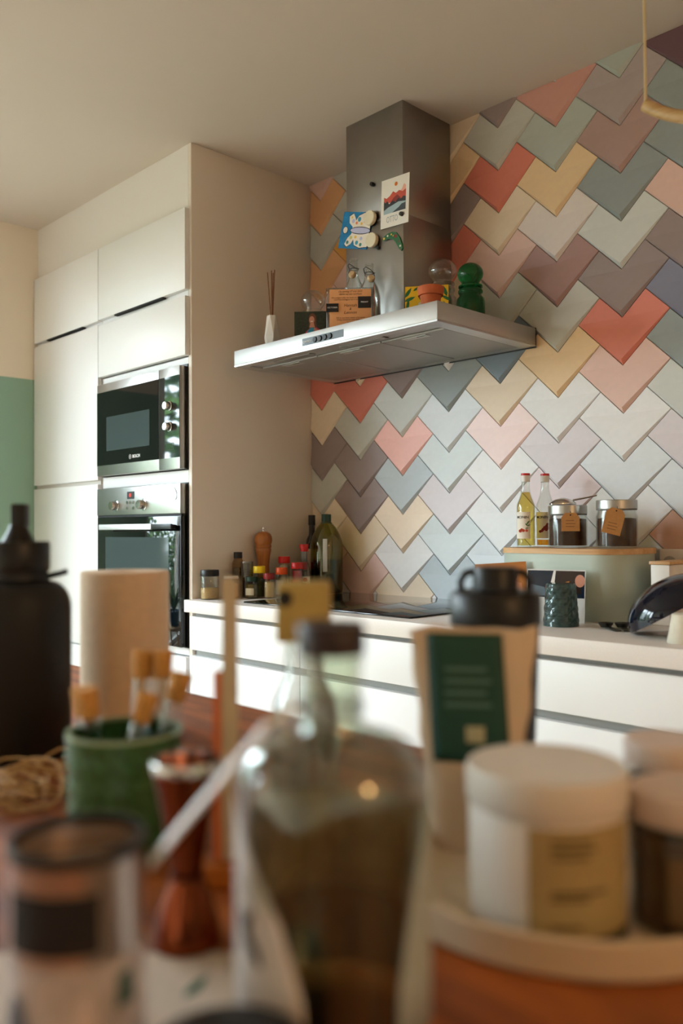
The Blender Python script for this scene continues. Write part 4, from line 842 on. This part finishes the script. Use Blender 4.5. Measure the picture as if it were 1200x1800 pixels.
# tin canister
tn = thing('tin_canister', 'open steel tin with black label at the front of the table', 'tin', (2.050, -2.044, ZP), 1.10)
MB().lathe([(0, 0), (0.0355, 0), (0.0362, 0.002), (0.0355, 0.004), (0.0355, 0.107), (0.0362, 0.109), (0.0362, 0.1125), (0.0348, 0.1125), (0.0345, 0.109), (0.0345, 0.094), (0, 0.094)], 56).build('can', mat('tin_steel', (206, 192, 182), 0.28, 0.85, var=0.1, scale=25), tn)
MB().lathe([(0.0340, 0.1105), (0.0372, 0.1105), (0.0376, 0.1135), (0.0362, 0.1165), (0.0342, 0.1165), (0.0336, 0.1135), (0.0340, 0.1105)], 56).build('rim', mat('dark_rim', (34, 28, 24), 0.35, 0.6), tn)
MB().lathe([(0, 0.0945), (0.034, 0.0945), (0.034, 0.098), (0.024, 0.101), (0, 0.101)], 40).build('inner_lid', mat('inner_lid', (150, 124, 100), 0.5, 0.5), tn)
arcshell(0.0357, -1.15, 0.32, 0.066, 0.0965).build('black_label', M_blackprint, tn)
b = arcshell(0.0357, -1.5, 1.5, 0.004, 0.060); b.build('printed_band', mat('pale_print', (196, 186, 184), 0.6, var=0.2, scale=50), tn)
for (z_, nm, colr) in (([(0.004, -0.55, 0.75), (0.046, 0.08, 0.12)], 'pale_peak_print', (222, 204, 200)), ([(0.012, -1.30, -0.62), (0.030, -1.25, -0.70), (0.044, -1.05, -0.85)], 'slate_peak_print', (96, 98, 108)), ([(0.034, 0.55, 0.95), (0.052, 0.60, 0.85)], 'leaf_mark', (66, 92, 84))):
    lab_poly(0.0364, z_).build(nm, mat(nm, colr, 0.6), tn)
# copper jigger
jg = thing('copper_jigger', 'hourglass copper cocktail jigger with steel rim', 'jigger', (1.991, -1.933, ZP))
MB().lathe([(0.0185, 0.006), (0.0220, 0), (0.0235, 0.0), (0.0225, 0.010), (0.0175, 0.028), (0.0115, 0.042), (0.0100, 0.047), (0.0112, 0.053), (0.0150, 0.075), (0.0195, 0.100), (0.0235, 0.118), (0.0220, 0.118), (0.0180, 0.100), (0.0135, 0.075), (0.0085, 0.052), (0, 0.050)], 44).build('cups', mat('copper', (124, 58, 30), 0.22, 0.95), jg)
MB().lathe([(0.0222, 0.1182), (0.0242, 0.1182), (0.0246, 0.1235), (0.0238, 0.125), (0.0226, 0.125), (0.0222, 0.1182)], 44).build('rim', M_chrome, jg)
MB().lathe([(0.0101, 0.0445), (0.0112, 0.0445), (0.0112, 0.0495), (0.0101, 0.0495), (0.0101, 0.0445)], 32).build('waist_band', mat('dark_copper', (70, 30, 20), 0.35, 0.9), jg)
# wooden strip stand
ws = thing('wooden_strip_stand', 'tall flat pale wooden strip standing upright on an amber foot', 'stand', (1.931, -1.851, ZI), 0.80)
MB().rbox(-0.0065, 0.0065, -0.003, 0.003, 0.0182, 0.245, 0.0008).build('upright', mat('pale_birch', (196, 180, 150), 0.7, var=0.05, scale=60), ws)
MB().rbox(-0.028, 0.006, -0.016, 0.016, 0.0, 0.018, 0.002).build('foot', mat('amber_wood', (168, 96, 30), 0.5), ws)
MB().rbox(-0.0135, -0.0068, -0.0022, 0.0022, 0.0182, 0.170, 0.0006).build('amber_fin', mat('amber_fin', (206, 110, 60), 0.4), ws)
# second bottle behind, with yellow cap
b2 = thing('square_cap_bottle', 'slim clear bottle with blocky yellow cap behind the large gin bottle', 'bottle', (1.951, -1.788, ZI), 0.80)
MB().lathe(wall_prof([(0.027, 0), (0.029, 0.004), (0.029, 0.120), (0.026, 0.140), (0.017, 0.160), (0.0155, 0.190)], 0.002, 0.005), 32).build('body', M_glass2, b2)
MB().lathe([(0, 0.0055), (0.0265, 0.0055), (0.0265, 0.09), (0, 0.09)], 28).build('contents', mat('pale_liquid', (214, 206, 170), 0.1, trans=0.8, ior=1.33), b2)
cpn = MB().rbox(-0.0225, 0.0225, -0.0225, 0.0225, 0.1903, 0.240, 0.004).build('cap', mat('olive_yellow', (176, 152, 84), 0.6, var=0.12, scale=30), b2)
MB().lathe([(0, 0), (0.0065, 0), (0.0065, 0.0006), (0, 0.0006)], 24).build('cap_emblem', M_blackprint, cpn, (-0.015, -0.0227, 0.227), (PI/2, 0, 0))
# large gin bottle
gb = thing('gin_bottle', 'large round-shouldered clear glass bottle with cork stopper, centre front', 'bottle', (2.137, -1.933, ZP+0.0), 0.80)
pr = [(0.048, 0), (0.053, 0.003), (0.0545, 0.010), (0.0545, 0.138)]
for i in range(1, 9): a = PI/2*i/8; pr.append((0.0255+0.029*math.cos(a), 0.138+0.030*math.sin(a)))
pr += [(0.0190, 0.170), (0.0168, 0.175), (0.0168, 0.205), (0.0182, 0.206), (0.0182, 0.212)]
MB().lathe(wall_prof(pr, 0.0028, 0.010), 56).build('body', thin_glass('bottle_glass', (244, 248, 240), 0.05, 0.10, 0.9), gb)
M_gin = thin_glass('gin_liquid', (232, 230, 196), 0.02, 0.06, 0.5)
MB().lathe([(0, 0.0102), (0.0512, 0.0102), (0.0512, 0.060), (0, 0.060)], 48).build('liquid', M_gin, gb)
MB().lathe([(0, 0.2123), (0.0188, 0.2123), (0.0192, 0.214), (0.0192, 0.2285), (0.018, 0.230), (0, 0.230)], 40).build('stopper', mat('dark_stopper', (44, 26, 24), 0.5, var=0.2, scale=60), gb)
o = lab_poly(0.0549, [(0.012, -1.75, -0.22), (0.045, -1.75, -0.28), (0.080, -1.75, -0.50), (0.110, -1.75, -0.90), (0.130, -1.75, -1.20), (0.138, -1.75, -1.45)]).build('label', mat('gin_label', (226, 218, 214), 0.7), gb); o.modifiers.new('thickness', 'SOLIDIFY').thickness = 0.0003
o2 = lab_poly(0.0549, [(0.012, 0.65, 1.75), (0.045, 0.68, 1.75), (0.080, 0.82, 1.75), (0.110, 1.02, 1.75), (0.130, 1.25, 1.75)]).build('label', mat('gin_label_blue', (176, 190, 190), 0.7), gb); o2.modifiers.new('thickness', 'SOLIDIFY').thickness = 0.0003
o3 = lab_poly(0.0549, [(0.012, PI-1.25, PI+1.25), (0.060, PI-1.2, PI+1.2), (0.120, PI-1.1, PI+1.1)]).build('back_label', mat('gin_back_label', (176, 166, 138), 0.7, var=0.45, scale=28), gb); o3.modifiers.new('thickness', 'SOLIDIFY').thickness = 0.0003
b = MB()
for (a, z, L, an) in ((-0.98, 0.072, 0.011, 2.0), (-0.86, 0.064, 0.010, 2.3), (-0.92, 0.078, 0.006, 1.0)):
    Mx = Matrix.Rotation(a, 4, 'Z'); b.prism(leaf(0, z, L, an), -0.0562, -0.0546, 0, axis='y', M=Mx)
b.build('label_print', M_blackprint, o, weld=False)
MB().lathe([(0.0172, 0.1785), (0.0186, 0.1785), (0.0186, 0.1865), (0.0172, 0.1865), (0.0172, 0.1785)], 36).build('neck_collar', thin_glass('collar_clear', (236, 238, 238), 0.1, 0.15, 0.6), gb)
b = MB(); P0 = Vector((-0.018, -0.002, 0.184)); P1 = Vector((-0.036, -0.018, 0.176)); P2 = Vector((-0.098, -0.024, 0.104))
b.tube([P0, P1], 0.002, 8); b.build('tag_string', M_paper, gb)
d = (P2-P1).normalized(); Mx = Matrix.Translation(P1) @ d.to_track_quat('Z', 'Y').to_matrix().to_4x4()
MB().rbox(-0.0085, 0.0085, -0.0012, 0.0012, 0, (P2-P1).length, 0.001, M=Mx).build('neck_tag', mat('tag_white', (240, 236, 236), 0.6), gb)
# black lid at the very front
o = MB().lathe([(0, 0), (0.040, 0), (0.0415, 0.003), (0.0415, 0.040), (0.039, 0.043), (0, 0.043)], 40).build('black_lid', M_black, None, (2.168, -2.030, ZP)); tag(o, 'black round lid peeking in at the bottom edge', 'lid')
# tray and its things
ty = thing('round_tray', 'round cream tray with low rim holding tub, jars and coffee pouch', 'tray', (2.126, -1.668, ZI))
MB().lathe([(0, 0), (0.143, 0), (0.147, 0.003), (0.149, 0.026), (0.146, 0.0275), (0.1435, 0.026), (0.1415, 0.009), (0.138, 0.007), (0, 0.007)], 72).build('tray_dish', mat('cream_enamel', (214, 194, 164), 0.45), ty)
ZY = ZI+0.0074
tu = thing('white_tub', 'white plastic tub with screw lid and beige label', 'tub', (2.153, -1.738, ZY), 0.565)
MB().lathe([(0, 0), (0.0530, 0), (0.0545, 0.003), (0.0545, 0.080), (0.0520, 0.083), (0, 0.083)], 56).build('tub_body', mat('tub_white', (226, 218, 208), 0.5), tu)
MB().lathe([(0, 0.0835), (0.0555, 0.0835), (0.0565, 0.086), (0.0565, 0.106), (0.0550, 0.109), (0, 0.1095)], 56).build('lid', mat('tub_lid', (222, 214, 202), 0.5), tu)
lb_ = arcshell(0.0548, -0.22, 1.30, 0.006, 0.080).build('paper_label', mat('label_beige', (174, 152, 102), 0.7), tu)
arcshell(0.0553, -0.22, 1.30, 0.002, 0.0095).build('dark_band', M_blackprint, tu)
for (z, a0, a1) in ((0.071, 0.05, 0.55), (0.066, 0.05, 0.6), (0.061, 0.05, 0.5), (0.038, 0.05, 0.75), (0.034, 0.05, 0.5), (0.016, 0.05, 0.4)):
    arcshell(0.0553, a0, a1, z, z+0.0022, 8).build('printed_line', mat('ink_brown', (92, 76, 44), 0.7), lb_)
def small_jar(x, y, lb, r, hj, fill):
    j = thing('screw_top_jar', lb, 'jar', (x, y, ZY), 0.8, 'screw-top jars on the tray')
    MB().lathe(wall_prof([(r*0.95, 0), (r, 0.003), (r, hj*0.84), (r*0.88, hj*0.92), (r*0.88, hj)], 0.002, 0.004), 40).build('body', M_glass, j)
    MB().lathe([(0, 0.0045), (r-0.003, 0.0045), (r-0.003, hj*0.76), (0, hj*0.77)], 36).build('contents', fill, j)
    MB().lathe([(0, hj+0.0003), (r*0.90, hj+0.0003), (r*0.90, hj-0.012), (r*0.99, hj-0.012), (r, hj-0.010), (r, hj+0.006), (r*0.96, hj+0.008), (0, hj+0.008)], 44).build('lid', mat('jar_lid_cream', (220, 200, 186), 0.45), j)
    arcshell(r+0.0003, -0.7, 1.2, 0.012, hj*0.66).build('paper_label', mat('label_brown', (122, 96, 66), 0.7), j)
small_jar(2.226, -1.674, 'screw-top jar of brown powder, nearest the picture edge beside the tub', 0.0385, 0.085, mat('brown_fill', (84, 54, 30), 0.9))
small_jar(2.170, -1.585, 'screw-top jar half hidden behind the white tub', 0.0330, 0.094, mat('brown_fill2', (104, 70, 46), 0.9))
# coffee pouch
po = thing('coffee_pouch', 'cream paper coffee pouch with dark green label', 'pouch', (2.030, -1.660, ZY), 0.64)
b = MB(); nu, nz = 24, 16; vv = []; ff = []
def pw(zf): return 0.036+0.020*zf
def pd(zf): return 0.024*(1-zf)**0.75+0.0012
for j in range(nz+1):
    zf = j/nz; z = 0.188*zf
    for i in range(nu):
        a = 2*PI*i/nu; cx_, sx_ = math.cos(a), math.sin(a)
        x = pw(zf)*math.copysign(abs(cx_)**0.7, cx_); y = pd(zf)*math.copysign(abs(sx_)**0.8, sx_)
        x += 0.0015*math.sin(zf*22+a*2); y += 0.002*math.sin(zf*17+x*90)*(1-zf*0.6)
        vv.append((x, y, z+(0.003*math.sin(x*140) if j == nz else 0)))
for j in range(nz):
    for i in range(nu): i2 = (i+1) % nu; ff.append((j*nu+i, j*nu+i2, (j+1)*nu+i2, (j+1)*nu+i))
ff.append(list(range(nu))[::-1]); ff.append([nz*nu+i for i in range(nu)])
b.add(vv, ff, 0, True); b.build('bag', mat('pouch_cream', (214, 190, 160), 0.75, var=0.05, scale=30, bump=0.2), po)
b = MB(); vv = []; ff = []
for j in range(13):
    zf = 0.40+0.58*j/12; z = 0.188*zf
    for i in range(9):
        x = -0.040+0.066*i/8; xx = x+0.010*(0.98-zf)
        y = -pd(zf)*(max(0, 1-(abs(xx)/pw(zf))**2.86))**0.4-0.0030; vv.append((xx, y, z))
for j in range(12):
    for i in range(8): k = j*9+i; ff.append((k, k+1, k+10, k+9))
b.add(vv, ff, 0, True); lbg = b.build('green_label', mat('bottle_green', (20, 66, 54), 0.6), po); lbg.modifiers.new('thickness', 'SOLIDIFY').thickness = 0.0006
b = MB(); b.rbox(-0.008, 0.008, -0.0012, 0, 0, 0.014, 0.0003); b.build('label_square', mat('label_sq', (176, 172, 140), 0.6), lbg, (0.002, -0.0190, 0.092), (-0.06, 0, 0))
for i in range(4): MB().box(-0.024, 0.016-0.004*(i % 2), -0.0008, 0, 0, 0.0035).build('printed_line', mat('label_grey_green', (84, 116, 104), 0.6), lbg, (0, -0.0165+0.0012*i, 0.122+0.010*i), (-0.1, 0, 0))
# black shaker
sk = thing('shaker_bottle', 'black shaker bottle with flip spout behind the coffee pouch', 'bottle', (1.957, -1.523, ZI), 0.80)
MB().lathe([(0, 0), (0.036, 0), (0.038, 0.003), (0.0455, 0.180), (0.0465, 0.182), (0, 0.182)], 48).build('body', M_matte, sk)
MB().lathe([(0, 0.1823), (0.0475, 0.1823), (0.0482, 0.185), (0.0478, 0.212), (0.0440, 0.217), (0.030, 0.219), (0, 0.219)], 48).build('cap', M_black, sk)
MB().lathe([(0, 0.2192), (0.024, 0.2192), (0.0235, 0.238), (0.021, 0.243), (0, 0.2435)], 36).build('spout_cap', M_black, sk)
MB().tube([(-0.036, 0, 0.2175), (-0.037, 0, 0.228), (-0.031, 0, 0.236), (-0.022, 0, 0.238)], 0.004, 8).build('carry_loop', M_black, sk)
MB().tube([(0.036, 0, 0.2175), (0.037, 0, 0.228), (0.031, 0, 0.236), (0.022, 0, 0.238)], 0.004, 8).build('carry_loop', M_black, sk)
